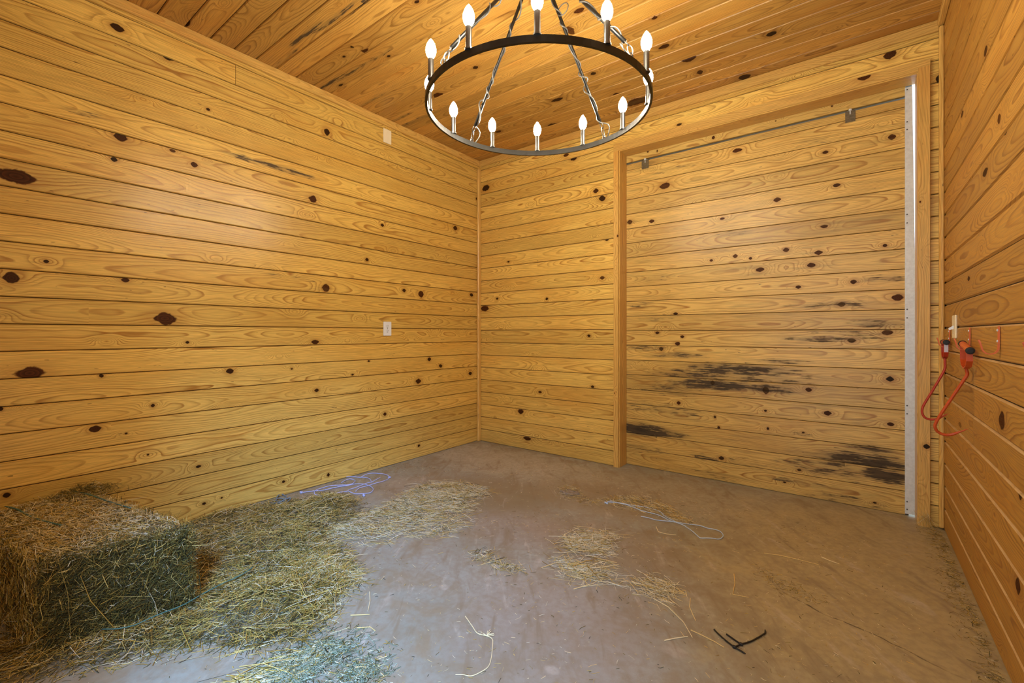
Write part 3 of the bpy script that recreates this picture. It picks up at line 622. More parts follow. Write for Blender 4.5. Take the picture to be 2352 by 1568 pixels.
# blank plate
r = plate('ivory blank cover plate high on the left wall', 'cover plate', 'blank_plate', -1.225, -1.142, 2.743, 2.864, None)
off(MB().bbox((0.0, -1.224, 2.744), (0.007, -1.142, 2.862), 0.003, 0).build('cover_plate', M['ivory']), r)
for z in (2.772, 2.834): off(MB().lathe([(0.0035, 0.0065), (0.0032, 0.0080)], (0, -1.183, z), 8, 'x').build('screw', M['ivory']), r)
# light switch on the right wall
r = empty('light_switch', (WX, -0.40, 1.10)); tag(r, 'cream light switch with white toggle above the red hooks', 'light switch')
off(MB().bbox((WX - 0.008, -0.445, 1.100), (WX, -0.345, 1.218), 0.003, 0).build('cover_plate', M['ivory']), r)
t_ = MB(); t_.addm([(WX - 0.008, -0.400, 1.166), (WX - 0.008, -0.390, 1.166), (WX - 0.008, -0.390, 1.148), (WX - 0.008, -0.400, 1.148), (WX - 0.027, -0.399, 1.152), (WX - 0.027, -0.391, 1.152), (WX - 0.025, -0.391, 1.142), (WX - 0.025, -0.399, 1.142)],
                   [(0, 1, 5, 4), (1, 2, 6, 5), (2, 3, 7, 6), (3, 0, 4, 7), (4, 5, 6, 7), (0, 3, 2, 1)])
off(t_.build('toggle', M['white']), r)
for z in (1.126, 1.192): off(MB().lathe([(0.0035, WX - 0.0075), (0.0030, WX - 0.0095)], (0, -0.395, z), 8, 'x').build('screw', M['ivory']), r)

# ------------------------------------------------------------------ wall hooks and hay hooks on the right wall
def wall_hook(y, label, mat):
    r = empty('wall_hook', (WX, y, 1.05)); tag(r, label, 'hook', 'J hooks on the right wall')
    path = [(WX - 0.004, 1.150), (WX - 0.004, 1.110), (WX - 0.005, 1.078)]
    for q in range(0, 11):
        a = PI * q / 10
        path.append((WX - 0.0255 + 0.0205 * math.cos(a), 1.074 - 0.022 * math.sin(a)))
    path += [(WX - 0.050, 1.090), (WX - 0.054, 1.102)]
    wv = 0.0065; th = 0.0022
    v = []; f = []
    for i, (x, z) in enumerate(path):
        a = path[max(i - 1, 0)]; b = path[min(i + 1, len(path) - 1)]
        tx, tz = b[0] - a[0], b[1] - a[1]; L = math.hypot(tx, tz); nx, nz = -tz / L * th, tx / L * th
        ww = wv if 0 < i < len(path) - 1 else wv * 0.7
        v += [(x - nx, y - ww, z - nz), (x + nx, y - ww, z + nz), (x + nx, y + ww, z + nz), (x - nx, y + ww, z - nz)]
    for i in range(len(path) - 1):
        for k in range(4): f.append((i * 4 + k, i * 4 + (k + 1) % 4, i * 4 + 4 + (k + 1) % 4, i * 4 + 4 + k))
    f += [(3, 2, 1, 0), tuple(len(v) - 4 + k for k in range(4))]
    off(mesh_obj('hook_bar', v, f, mat), r)
    for z in (1.136, 1.098): off(MB().lathe([(0.0045, WX - 0.006), (0.0042, WX - 0.0085), (0.002, WX - 0.0097)], (0, y, z), 8, 'x').build('screw', M['galv']), r)
    return r
wall_hook(-0.235, 'orange J hook nearest the corner holding the smaller hay hook', M['orange'])
wall_hook(-0.790, 'orange J hook holding the larger hay hook', M['orange'])
wall_hook(-1.310, 'empty orange J hook on the right wall', M['orange'])
wall_hook(-1.860, 'red J hook cut off by the right edge of the photo', M['redor'])

def hay_hook(y, label, rod, mat, zt, xh, half, sc_, sticker=False, slope=0.0):
    r = empty('hay_hook', (xh, y, zt)); tag(r, label, 'hay hook', 'hay hooks hung on the right wall')
    rh = 0.0125 * sc_
    def ax(s_): return Vector((xh, y + s_, zt + s_ * slope))
    off(MB().tube([ax(-half), ax(-half + .004), ax(half - .004), ax(half)], [rh * .96, rh, rh, rh * .96], 16).build('handle', M['orange'] if not sticker else mat), r)
    for s_ in (-1, 1):
        off(MB().tube([ax(s_ * (half - 0.008)), ax(s_ * half), ax(s_ * (half + 0.004)), ax(s_ * (half + 0.0055))], [rh * 1.16, rh * 1.2, rh * 1.12, rh * 0.7], 16).build('end_cap', M['rubber']), r)
    # flat strap: down from both handle ends and joined at the rod
    dz = 0.092 * sc_; hw = 0.010 * sc_; hs = half * 0.84
    path = [(y - hs, zt + 0.006 - hs * slope), (y - hs, zt - dz * 0.62), (y - hs * 0.72, zt - dz * 0.86), (y, zt - dz), (y + hs * 0.72, zt - dz * 0.86), (y + hs, zt - dz * 0.62), (y + hs, zt + 0.006 + hs * slope)]
    v = []; f = []
    for i, (a, b) in enumerate(path):
        p0 = path[max(i - 1, 0)]; p1 = path[min(i + 1, len(path) - 1)]; ty, tz = p1[0] - p0[0], p1[1] - p0[1]; L = math.hypot(ty, tz)
        ny, nz = -tz / L * 0.0017, ty / L * 0.0017
        v += [(xh - hw, a - ny, b - nz), (xh + hw, a - ny, b - nz), (xh + hw, a + ny, b + nz), (xh - hw, a + ny, b + nz)]
    for i in range(len(path) - 1):
        for k in range(4): f.append((i * 4 + k, i * 4 + (k + 1) % 4, i * 4 + 4 + (k + 1) % 4, i * 4 + 4 + k))
    f += [(3, 2, 1, 0), tuple(len(v) - 4 + k for k in range(4))]
    sp = off(mesh_obj('strap', v, f, mat), r)
    if sticker:
        st = MB().box((xh - hw * .85, y - hs - 0.0026, zt - dz * 0.60), (xh + hw * .85, y - hs - 0.0018, zt - 0.010)).build('sticker', M['label'])
        st.parent = sp
    pts = catmull([(q[0], y, q[1]) if len(q) == 2 else q for q in rod], 6)
    n = len(pts); rr = 0.0062 * sc_
    rad = [rr if i < n - 10 else rr * (1 - 0.92 * (i - (n - 10)) / 9.0) for i in range(n)]
    off(MB().tube(pts, rad, 10).build('hook_rod', mat, smooth=True), r)
    return r
hay_hook(-0.24, 'smaller red hay hook with pale sticker hanging nearest the corner', [(3.562, 0.995), (3.563, 0.960), (3.562, 0.935), (3.551, 0.903), (3.517, 0.822), (3.483, 0.745), (3.472, 0.712), (3.472, 0.683), (3.483, 0.662), (3.505, 0.654), (3.530, 0.660), (3.553, 0.677), (3.578, 0.695)],
         M['red'], 1.078, 3.562, 0.055, 0.95, True)
hay_hook(-0.865, 'larger orange red hay hook with D handle hanging on the middle hook', [(3.559, -0.852, 0.981), (3.564, -0.849, 0.962), (3.565, -0.846, 0.945), (3.554, -0.842, 0.919), (3.524, -0.832, 0.851), (3.484, -0.818, 0.76), (3.47, -0.812, 0.723), (3.467, -0.809, 0.702), (3.476, -0.805, 0.681), (3.497, -0.804, 0.67), (3.519, -0.804, 0.673), (3.545, -0.806, 0.688), (3.575, -0.81, 0.708)],
         M['redor'], 1.066, 3.560, 0.088, 1.0, slope=0.15)

# ------------------------------------------------------------------ chandelier
CX, CY, ZT, R = 1.997, -1.846, 2.184, 0.517
ch = empty('chandelier', (CX, CY, 2.93)); tag(ch, 'black steel wagon wheel chandelier with twelve lit candle bulbs', 'chandelier')
def at(r, a, z): return (CX + r * math.cos(a), CY + r * math.sin(a), z)
A0 = math.atan2(-3.6017 - CY, 3.1906 - CX)      # the candle nearest the doorway
n = 96; hb = 0.0262; tb_ = 0.011
v = []; f = []
for k in range(n):
    a = 2 * PI * k / n
    v += [at(R, a, ZT - hb), at(R, a, ZT), at(R - tb_, a, ZT), at(R - tb_, a, ZT - hb)]
for k in range(n):
    for j in range(4): f.append((k * 4 + j, ((k + 1) % n) * 4 + j, ((k + 1) % n) * 4 + (j + 1) % 4, k * 4 + (j + 1) % 4))
off(mesh_obj('ring', v, f, M['iron']), ch)
for k in range(12):
    a = A0 + 2 * PI * k / 12
    c = at(R - tb_ / 2, a, 0)
    sl = off(MB().lathe([(0.0150, ZT - 0.001), (0.0150, ZT + 0.005), (0.0118, ZT + 0.006), (0.0118, ZT + 0.085), (0.0105, ZT + 0.087)], (c[0], c[1], 0), 16).build('candle_sleeve', M['sleeve'], smooth=False), ch)
    prof = [(0.0095, ZT + 0.086), (0.0130, ZT + 0.093), (0.0190, ZT + 0.103), (0.0222, ZT + 0.117), (0.0215, ZT + 0.131), (0.0165, ZT + 0.147), (0.0090, ZT + 0.160), (0.0020, ZT + 0.169)]
    b = MB().lathe(prof, (c[0], c[1], 0), 14).build('bulb', M['bulb'], smooth=True)
    b.parent = sl
ZH = 2.845
off(MB().lathe([(0.012, 2.79), (0.045, 2.80), (0.052, 2.83), (0.045, 2.86), (0.012, 2.87), (0.010, 2.90), (0.062, 2.905), (0.065, 2.93), (0.060, HC)], (CX, CY, 0), 24).build('hub', M['iron']), ch)
for k in range(4):
    a = A0 + PI / 4 + k * PI / 2
    top = Vector(at(0.045, a, ZH - 0.02)); bot = Vector(at(R - 0.035, a, ZT + 0.075))
    rod = off(MB().tube([top, top.lerp(bot, 0.5), bot], 0.0080, 8).build('support_rod', M['iron'], smooth=True), ch)
    # eye, link and lug that tie the rod to the ring
    dirn = (bot - top).normalized(); side = Vector((-math.sin(a), math.cos(a), 0))
    up = side.cross(dirn)
    def loop(c, ax1, ax2, r1, r2, m=14): return [c + ax1 * (r1 * math.cos(2 * PI * q / m)) + ax2 * (r2 * math.sin(2 * PI * q / m)) for q in range(m)]
    mbk = MB()
    mbk.tube(loop(bot + dirn * 0.014, dirn, side, 0.016, 0.008), 0.0022, 6, closed=True)
    lug = Vector(at(R - 0.0055, a, ZT + 0.004))
    c2 = (bot + dirn * 0.024 + lug) / 2
    d2 = (lug - bot).normalized()
    mbk.tube(loop(c2, d2, up, 0.026, 0.010), 0.0022, 6, closed=True)
    mbk.tube(loop(lug, Vector((0, 0, 1)), side, 0.014, 0.009), 0.0024, 6, closed=True)
    lk = mbk.build('chain_link', M['sleeve'], smooth=True)
    lk.parent = rod
    rk = random.Random(40 + k)
    pts = []; m = 90; tw = rk.uniform(5.5, 7.5); ph = rk.uniform(0, 6)
    for q in range(m + 1):
        t = q / m
        p = top.lerp(bot, t)
        rad = 0.010 + 0.011 * max(0, math.sin(t * 9 + ph)) ** 2
        ang = ph + tw * 2 * PI * (t + 0.035 * math.sin(t * 17 + ph))
        pts.append(p + (side * math.cos(ang) + up * math.sin(ang)) * rad)
    # slack loop back to the ring
    e0 = pts[-1]; e1 = Vector(at(R - 0.006, a - 0.05, ZT + 0.002))
    pts += [e0.lerp(e1, t) + side * (-0.03 * math.sin(PI * t)) + Vector((0, 0, 0.012 * math.sin(PI * t))) for t in (0.2, 0.4, 0.6, 0.8, 1.0)]
    if k in (1, 3):
        c = top.lerp(bot, 0.18 + 0.05 * k)
        off(MB().tube(loop(c - side * 0.03, side, Vector((0, 0, 1)), 0.034, 0.026, 20), 0.0024, 6, closed=True).build('wire_loop', M['wire'], smooth=True), ch)
    w_ = MB().tube(pts, 0.0032, 6).build('wire', M['wire'], smooth=True)
    w_.parent = rod

# ------------------------------------------------------------------ twine and ties on the floor
def twine(name, label, paths, mat, r=0.0024, root=None, lift=0.0, knots=()):
    mb = MB(); rk = random.Random(len(label))
    for p in paths:
        q = catmull([(x, y, 0) for x, y in p], 5)
        z = [FZ + r * 0.9 + lift + 0.004 * abs(math.sin(i * 0.23 + rk.random() * .05)) for i in range(len(q))]
        mb.tube([(v[0], v[1], zz) for v, zz in zip(q, z)], r, 6)
    for (x, y) in knots:
        for _ in range(3):
            a = rk.uniform(0, 6.28)
            c = Vector((x, y, FZ + r * 2 + lift))
            mb.tube([c + Vector((math.cos(a + t) * 0.011, math.sin(a + t) * 0.007, 0.004 * math.sin(3 * t))) for t in np.linspace(0, 5.4, 10)], r * 1.05, 6)
    o = mb.build(name, mat, None, True)
    return tag(o, label, 'twine')
twine('baling_twine', 'pale lavender baling twine tangled along the left wall base', [DATA['T1a'], DATA['T1b'], DATA['T1c'], DATA['T1d']], M['twine_lav'], 0.0030, knots=DATA['T1k'])
twine('baling_twine', 'light blue baling twine with a long loop lying in front of the door', [DATA['T2a'], DATA['T2b']], M['twine_blue'], 0.0026, knots=[DATA['T2a'][0]])
twine('baling_twine', 'small grey blue coil of twine at the left wall base', [DATA['T3']], M['twine_grey'], 0.0042, lift=0.006)
twine('baling_twine', 'single green blue strand of twine in the hay before the bale', [DATA['T4']], M['twine_green'], 0.0022, lift=0.034)

def tie(label, paths, heads):
    mb = MB()
    for p in paths:
        q = catmull([(x, y, FZ + 0.004) for x, y in p], 4)
        n = len(q)
        mb.tube(q, [0.0030 if i < n - 3 else 0.0030 - 0.0006 * (i - n + 3) for i in range(n)], 6)
    for i, (x, y) in enumerate(heads): mb.bbox((x - 0.006, y - 0.005, FZ), (x + 0.006, y + 0.005, FZ + 0.009), 0.0015, 2)
    return tag(mb.build('cable_tie', M['blacktie']), label, 'cable tie', 'cut black cable ties')
tie('straight black cable tie, the left one of the crossed pair', [DATA['CA']], [DATA['CA'][3]])
tie('curved black cable tie with a side prong, right of the crossed pair', [DATA['CB'], DATA['CC'][0:]], [DATA['CB'][2]])

# cracked clod of mud
cl = empty('mud_clod', (DATA['clod'][0][0], DATA['clod'][0][1], FZ)); tag(cl, 'small cracked grey mud clod on the concrete before the door casing', 'mud clod')
rk = random.Random(5)
for (dx, dy, s_) in ((-0.035, -0.012, .028), (0.0, 0.02, .026), (0.012, -0.018, .036), (0.05, 0.004, .030), (-0.02, 0.035, .018), (0.04, 0.035, .02)):
    m_ = 9; v = []; f = []
    for zz, sc_ in ((0, 1.0), (0.008, 1.0), (0.013, 0.75)):
        for q in range(m_):
            a = 2 * PI * q / m_; rr = s_ * sc_ * (0.85 + 0.3 * math.sin(q * 2.3 + dx * 90))
            v.append((dx + rr * math.cos(a), dy + rr * 0.8 * math.sin(a), zz + 0.002 * math.sin(q * 3.1)))
    for i in range(2):
        for q in range(m_): f.append((i * m_ + q, i * m_ + (q + 1) % m_, i * m_ + m_ + (q + 1) % m_, i * m_ + m_ + q))
    f.append(tuple(2 * m_ + q for q in range(m_)))
    mesh_obj('clod_piece', v, f, M['clod'], cl)

# ------------------------------------------------------------------ hay
rg = np.random.default_rng(11)
GREEN = np.array([(0.100, 0.085, 0.020), (0.170, 0.130, 0.028), (0.035, 0.030, 0.010), (0.26, 0.19, 0.040), (0.085, 0.090, 0.034)])
TAN = np.array([(0.60, 0.40, 0.085), (0.72, 0.52, 0.14), (0.44, 0.27, 0.050), (0.78, 0.60, 0.20), (0.42, 0.32, 0.065)])
AQUA = np.array([(0.26, 0.33, 0.22), (0.38, 0.44, 0.32), (0.13, 0.17, 0.10), (0.48, 0.52, 0.40)])
PALE = np.array([(0.80, 0.68, 0.38), (0.86, 0.78, 0.52), (0.76, 0.60, 0.28), (0.84, 0.80, 0.62)])
def pick(n, wg, wt_, wp_, aqua=0.0):
    if aqua:
        c = pick(n, wg, wt_, wp_); q = rg.random(n) < aqua
        c[q] = AQUA[rg.choice(4, int(q.sum()))] * rg.uniform(0.7, 1.2, (int(q.sum()), 1))
        return c
    pal = np.concatenate([GREEN, TAN, PALE]); pr = np.concatenate([np.full(len(GREEN), wg / len(GREEN)), np.full(len(TAN), wt_ / len(TAN)), np.full(len(PALE), wp_ / len(PALE))])
    c = pal[rg.choice(len(pal), n, p=pr / pr.sum())]
    return c * rg.uniform(0.7, 1.25, (n, 1))
def strands(name, pos, dirs, length, width, bend, col, parent=None, flat=0.55):
    """many thin bent three-sided stems in one mesh"""
    n = len(pos)
    d = dirs / np.linalg.norm(dirs, axis=1, keepdims=True)
    upv = np.where(np.abs(d[:, 2:3]) > 0.9, np.array([[1.0, 0, 0]]), np.array([[0, 0, 1.0]]))
    s1 = np.cross(d, upv); s1 /= np.linalg.norm(s1, axis=1, keepdims=True)
    s2 = np.cross(s1, d)
    b = (s1 * rg.normal(0, 1, (n, 1)) + s2 * rg.normal(0, 0.35, (n, 1))) * (bend * length)[:, None]
    half = d * (length / 2)[:, None]
    V = np.empty((n, 9, 3), np.float32)
    ang = rg.uniform(0, 6.28, n)
    for i, (t, bb) in enumerate(((-1, 0.0), (rg.uniform(-0.3, 0.3, n)[:, None], 1.0), (1, 0.0))):
        c = pos + half * t + b * bb
        for k in range(3):
            a = ang + k * 2.0944
            wv = width if i < 2 else width * 0.7
            V[:, i * 3 + k] = c + (s1 * np.cos(a)[:, None] + s2 * (flat * np.sin(a))[:, None]) * (wv / 2)[:, None]
    base = (np.arange(n) * 9)[:, None, None]
    q = np.array([[i * 3 + k, i * 3 + (k + 1) % 3, i * 3 + 3 + (k + 1) % 3, i * 3 + 3 + k] for i in range(2) for k in range(3)])
    Fq = (base + q[None]).reshape(-1).astype(np.int32)
    me = bpy.data.meshes.new(name)
    me.vertices.add(n * 9); me.vertices.foreach_set('co', V.ravel())
    nf = n * 6
    me.loops.add(nf * 4); me.loops.foreach_set('vertex_index', Fq)
    me.polygons.add(nf); me.polygons.foreach_set('loop_start', np.arange(nf, dtype=np.int32) * 4)
    me.polygons.foreach_set('loop_total', np.full(nf, 4, np.int32))
    ca = me.color_attributes.new('scol', 'FLOAT_COLOR', 'POINT')
    cc = np.ones((n, 9, 4), np.float32); cc[:, :, :3] = col[:, None, :]
    ca.data.foreach_set('color', cc.ravel())
    me.materials.append(M['hay'])
    me.update(); me.validate()
    return link(bpy.data.objects.new(name, me), parent)
def inside(poly, X):
    P_ = np.array(poly); x, y = X[:, 0], X[:, 1]; r = np.zeros(len(X), bool); j = len(P_) - 1
    for i in range(len(P_)):
        xi, yi = P_[i]; xj, yj = P_[j]
        c = ((yi > y) != (yj > y)) & (x < (xj - xi) * (y - yi) / (yj - yi + 1e-12) + xi)
        r ^= c; j = i
    return r
def edge_dist(poly, X):
    P_ = np.array(poly); best = np.full(len(X), 9.0)
    for i in range(len(P_)):
        a = P_[i - 1]; b = P_[i]; ab = b - a
        t = np.clip(((X - a) @ ab) / (ab @ ab + 1e-12), 0, 1)
        best = np.minimum(best, np.linalg.norm(X - (a + t[:, None] * ab), axis=1))
    return best
gridn = rg.random((64, 64))
def vnoise(X, s):
    q = X * s; i = np.floor(q).astype(int); fr = q - i; fr = fr * fr * (3 - 2 * fr)
    g = lambda a, b: gridn[a % 64, b % 64]
    return (g(i[:, 0], i[:, 1]) * (1 - fr[:, 0]) + g(i[:, 0] + 1, i[:, 1]) * fr[:, 0]) * (1 - fr[:, 1]) + (g(i[:, 0], i[:, 1] + 1) * (1 - fr[:, 0]) + g(i[:, 0] + 1, i[:, 1] + 1) * fr[:, 0]) * fr[:, 1]
def scatter(poly, n, feather=0.1, grow=0.0, nz=0.5, ns=9.0):
    P_ = np.array(poly); lo = P_.min(0) - grow; hi = P_.max(0) + grow; out = []; tot = 0
    while tot < n:
        X = rg.uniform(lo, hi, (n * 3, 2))
        ins = inside(poly, X); ed = edge_dist(poly, X)
        pr = np.where(ins, np.clip(0.25 + ed / feather, 0, 1), np.clip(0.25 * (1 - ed / max(grow, 1e-6)), 0, 1) if grow > 0 else 0)
        pr = pr * (1 - nz + nz * np.clip((vnoise(X, ns) - 0.25) * 2.2, 0, 1))
        X = X[rg.random(len(X)) < pr]
        X = X[(X[:, 0] > 0.012) & (X[:, 0] < WX - 0.012) & (X[:, 1] > YF)]
        out.append(X); tot += len(X)
        if len(X) == 0: break
    return np.concatenate(out)[:n]
def flathay(name, label, poly, n, L, W, h, mixw, feather=0.1, grow=0.03, nz=0.5, ns=9.0, heading=None, spread=1.6, bend=0.10, tilt=0.16, mounds=(), layered=False):
    X = scatter(poly, n, feather, grow, nz, ns)
    n = len(X)
    ins = inside(poly, X)
    top = h * np.clip(edge_dist(poly, X) / max(feather, 0.02), 0, 1) * np.where(ins, 1, 0) * (0.35 + 0.65 * vnoise(X, 6.0))
    for (mx, my, mr, mh) in mounds:
        top = top + mh * np.exp(-((X[:, 0] - mx) ** 2 + (X[:, 1] - my) ** 2) / mr ** 2)
    z = FZ + 0.002 + top * np.sqrt(rg.random(n))
    a = rg.uniform(0, 2 * PI, n) if heading is None else heading + rg.normal(0, spread, n)
    ln = rg.lognormal(math.log(L), 0.5, n).clip(L * 0.25, L * 3.2)
    tl = rg.normal(0, tilt, n) * np.clip(top / 0.012, 0.06, 1.0)
    d = np.stack([np.cos(a), np.sin(a), tl], 1)
    z = np.maximum(z, FZ + 0.0015 + np.abs(tl) * ln * 0.5)
    wd = W * rg.uniform(0.5, 1.5, n)
    cl_ = pick(n, *mixw)
    if layered:      # low old leaf coloured darker as gap shade, long bright stems on top
        top_ = ln > np.quantile(ln, 0.72)
        z = np.where(top_, np.maximum(z, FZ + 0.002 + top), FZ + 0.002 + (z - FZ - 0.002) * 0.8)
        cl_[top_] = pick(int(top_.sum()), 0.30, 0.54, 0.16); ln = np.where(top_, ln * 1.35, ln)
    o = strands(name, np.column_stack([X, z]), d, ln, wd, np.abs(rg.normal(0, bend, n)), cl_)
    return tag(o, label, 'hay', None, 'stuff')
C_ = DATA['clumps']
flathay('loose_hay', 'thick mat of loose green brown hay beside the bale', DATA['polyA'], 30000, 0.034, 0.0020, 0.030, (0.80, 0.17, 0.03), 0.12, 0.05, 0.45, 7.0, layered=True, tilt=0.22,
        mounds=[(C_[0][0], C_[0][1], 0.14, 0.05), (C_[1][0], C_[1][1], 0.13, 0.055), (C_[2][0], C_[2][1], 0.2, 0.02), (C_[3][0], C_[3][1], 0.22, 0.02)])
flathay('loose_hay', 'pale loose straw spread over the middle of the mat edge', [DATA['polyA'][i] for i in (7, 8, 9, 10, 11, 12, 13, 14)] + DATA['clumps'][4:5] + DATA['clumps'][2:3], 2600, 0.060, 0.0024, 0.036, (0.1, 0.5, 0.4), 0.1, 0.05, 0.6, 9.0)
flathay('loose_straw', 'pale straw band on the concrete before the far corner', DATA['polyB'], 5200, 0.050, 0.0024, 0.016, (0.08, 0.26, 0.66), 0.09, 0.06, 0.7, 9.0, heading=0.5, spread=0.8)
flathay('hay_chaff', 'grey green leafy chaff at the bottom edge right of the bale', DATA['polyC'], 4200, 0.017, 0.0026, 0.008, (0.45, 0.15, 0.20, 0.7), 0.10, 0.05, 0.85, 14.0)
flathay('loose_straw', 'long pale straw swirl on bare concrete in the middle of the floor', DATA['polyD'], 1150, 0.062, 0.0027, 0.010, (0.0, 0.20, 0.80), 0.08, 0.06, 0.95, 7.0, heading=0.1, spread=0.85)
flathay('loose_straw', 'thin straw wisp lying beside the light blue twine loop', DATA['polyE'], 750, 0.045, 0.0023, 0.006, (0.05, 0.35, 0.60), 0.06, 0.03, 0.6, 9.0, heading=-0.35, spread=0.5)
flathay('loose_straw', 'small straw scatter between the swirl and the bare floor at right', DATA['polyF'], 240, 0.050, 0.0027, 0.005, (0.0, 0.25, 0.75), 0.05, 0.03, 0.5, 9.0, heading=-0.1, spread=0.6)
flathay('loose_straw', 'sparse straw bits just right of the pale straw band', DATA['polyG'], 210, 0.038, 0.0023, 0.004, (0.15, 0.35, 0.50), 0.05, 0.04, 0.5, 9.0)
flathay('loose_straw', 'straw bits around the cracked mud clod', DATA['polyH'], 260, 0.034, 0.0018, 0.008, (0.10, 0.45, 0.45), 0.05, 0.04, 0.5, 9.0)
flathay('hay_chaff', 'fine brown chaff trail on the right half of the floor', DATA['polyI'], 330, 0.012, 0.0013, 0.002, (0.30, 0.60, 0.10), 0.04, 0.05, 0.5, 9.0)
flathay('loose_straw', 'long straw stems at the bottom edge below the bale', DATA['polyJ'], 260, 0.110, 0.0027, 0.012, (0.10, 0.50, 0.40), 0.06, 0.05, 0.5, 9.0, heading=0.75, spread=0.45)
flathay('hay_chaff', 'fine debris line along the base of the right wall', [(3.49, -2.6), (3.53, -1.2), (3.50, -0.05), (3.580, -0.03), (3.580, -2.6)], 2400, 0.014, 0.0014, 0.004, (0.45, 0.45, 0.10), 0.03, 0.06, 0.7, 12.0)
flathay('hay_chaff', 'tiny chaff specks scattered over the bare concrete', [(0.05, -0.3), (3.4, -0.3), (3.5, -3.3), (0.9, -3.5), (0.1, -2.0)], 4200, 0.011, 0.0017, 0.0005, (0.20, 0.15, 0.65), 0.2, 0.0, 0.8, 3.0)
flathay('hay_chaff', 'straw crumbs along the foot of the left wall behind the twine', [(0.015, -2.3), (0.015, -0.7), (0.12, -0.8), (0.22, -1.6), (0.25, -2.0)], 700, 0.014, 0.0013, 0.002, (0.35, 0.45, 0.2), 0.05, 0.03, 0.8, 12.0)
# dry tuft stuck to the foot of the right casing
n = 34
jp = np.tile(np.array([[3.497, -0.034, 0.045]]), (n, 1)) + rg.normal(0, 1, (n, 3)) * np.array([0.012, 0.006, 0.02])
jd = np.column_stack([rg.normal(0.5, 0.6, n), rg.normal(-0.4, 0.25, n), rg.normal(-0.9, 0.4, n)])
jl = rg.uniform(0.05, 0.11, n); jd /= np.linalg.norm(jd, axis=1, keepdims=True)
jp = jp + jd * 0.02; jp[:, 2] = np.maximum(jp[:, 2], FZ + 0.002 + np.abs(jd[:, 2]) * jl / 2); jp[:, 1] = np.minimum(jp[:, 1], -0.034)
tag(strands('straw_tuft', jp, jd, jl, np.full(n, 0.0018), np.abs(rg.normal(0, 0.1, n)), pick(n, 0.05, 0.45, 0.5)), 'dry straw tuft caught at the foot of the right door casing', 'straw', None, 'stuff')

# single stalks one can point to
LBL = ['long bent straw stalk with a dried flower head on the bare concrete in front', 'longest lone straight straw stalk on the right of the floor', 'L shaped bent straw stalk right of centre', 'straight straw stalk pointing at the black cable ties',
       'thin straw stalk leading from the swirl toward the cable ties', 'short upright looking straw stalk above the cable ties', 'long straw stalk crossing the small scatter right of the swirl', 'curved flat straw stalk below the swirl',
       'thick straw stalk on the left side of the swirl', 'short stalk on bare concrete right of the hay mat', 'short level stalk left of the cable ties', 'crooked straw stalk under the blue twine',
       'level straw stalk at the edge of the hay mat', 'small straw stalk right of the longest lone stalk', 'white bent stalk beside the grey green chaff']
for p, lb in zip(DATA['stalk'], LBL):
    q = catmull([(x, y, FZ + 0.0035) for x, y in p], 4) if len(p) > 4 else [Vector((x, y, FZ + 0.003)) for x, y in p]
    m = len(q)
    mb = MB().tube(q, [0.0019 - 0.0007 * i / m for i in range(m)], 6)
    if lb.startswith('long bent'):
        c = Vector((p[3][0], p[3][1], FZ + 0.004)); rk = random.Random(2)
        for _ in range(9):
            dv_ = Vector((rk.uniform(-1, 1), rk.uniform(-.2, 1), rk.uniform(0, .3))) * rk.uniform(0.02, 0.045)
            mb.tube([c, c + dv_ * 0.5 + Vector((0, 0, .002)), c + dv_], 0.0010, 4)
    o = mb.build('straw_stalk', M['hay'])
    cc = PALE[len(lb) % 3] * (1.0, 0.95, 0.85)
    ca = o.data.color_attributes.new('scol', 'FLOAT_COLOR', 'POINT')
    ca.data.foreach_set('color', np.tile(np.append(cc, 1.0), len(o.data.vertices)).astype(np.float32))
    tag(o, lb, 'straw', 'single straw stalks on the floor')

# ------------------------------------------------------------------ hay bale
BL, BW, BH = 0.90, 0.42, 0.335
bx = Vector((0.507, -3.205, FZ)); bang = math.radians(10)
ub = np.array([math.cos(bang), math.sin(bang), 0]); vb = np.array([-math.sin(bang), math.cos(bang), 0]); zb = np.array([0, 0, 1.0])
bale = empty('hay_bale', bx); tag(bale, 'rectangular green brown hay bale standing against the left wall', 'hay bale')
def b2w(l, w_, h):
    l = l + 0.16 * (w_ / BW) * (l / BL + 0.5)      # the loose outer end is slumped askew
    return l[..., None] * ub + w_[..., None] * vb + h[..., None] * zb
# lumpy core
bmc = bmesh.new(); bmesh.ops.create_cube(bmc, size=1.0)
bmesh.ops.subdivide_edges(bmc, edges=bmc.edges[:], cuts=14, use_grid_fill=True)
from mathutils import noise as mn
for vtx in bmc.verts:
    c = vtx.co.copy()
    rnd_ = Vector([math.copysign(abs(t) ** 1.0, t) for t in c])
    # round the long edges a little
    q = Vector((c.x * BL, c.y * BW, c.z * BH))
    ex = [max(0, abs(q[i]) - (BL, BW, BH)[i] / 2 + 0.04) for i in range(3)]
    L = math.sqrt(sum(t * t for t in ex))
    if L > 0.04:
        for i in range(3): q[i] -= math.copysign(ex[i] * (1 - 0.04 / L), q[i])
    nn = mn.noise_vector(q * 9) * 0.014 + mn.noise_vector(q * 26) * 0.007
    q = q + nn - q.normalized() * 0.012
    wp_ = (q.x + 0.16 * (q.y / BW) * (q.x / BL + 0.5)) * ub + q.y * vb + (q.z + BH / 2) * zb
    vtx.co = Vector((wp_[0], wp_[1], max(wp_[2], 0.0)))
me = bpy.data.meshes.new('hay_core'); bmc.to_mesh(me); bmc.free(); me.materials.append(M['hay_core'])
link(bpy.data.objects.new('hay_core', me), bale)
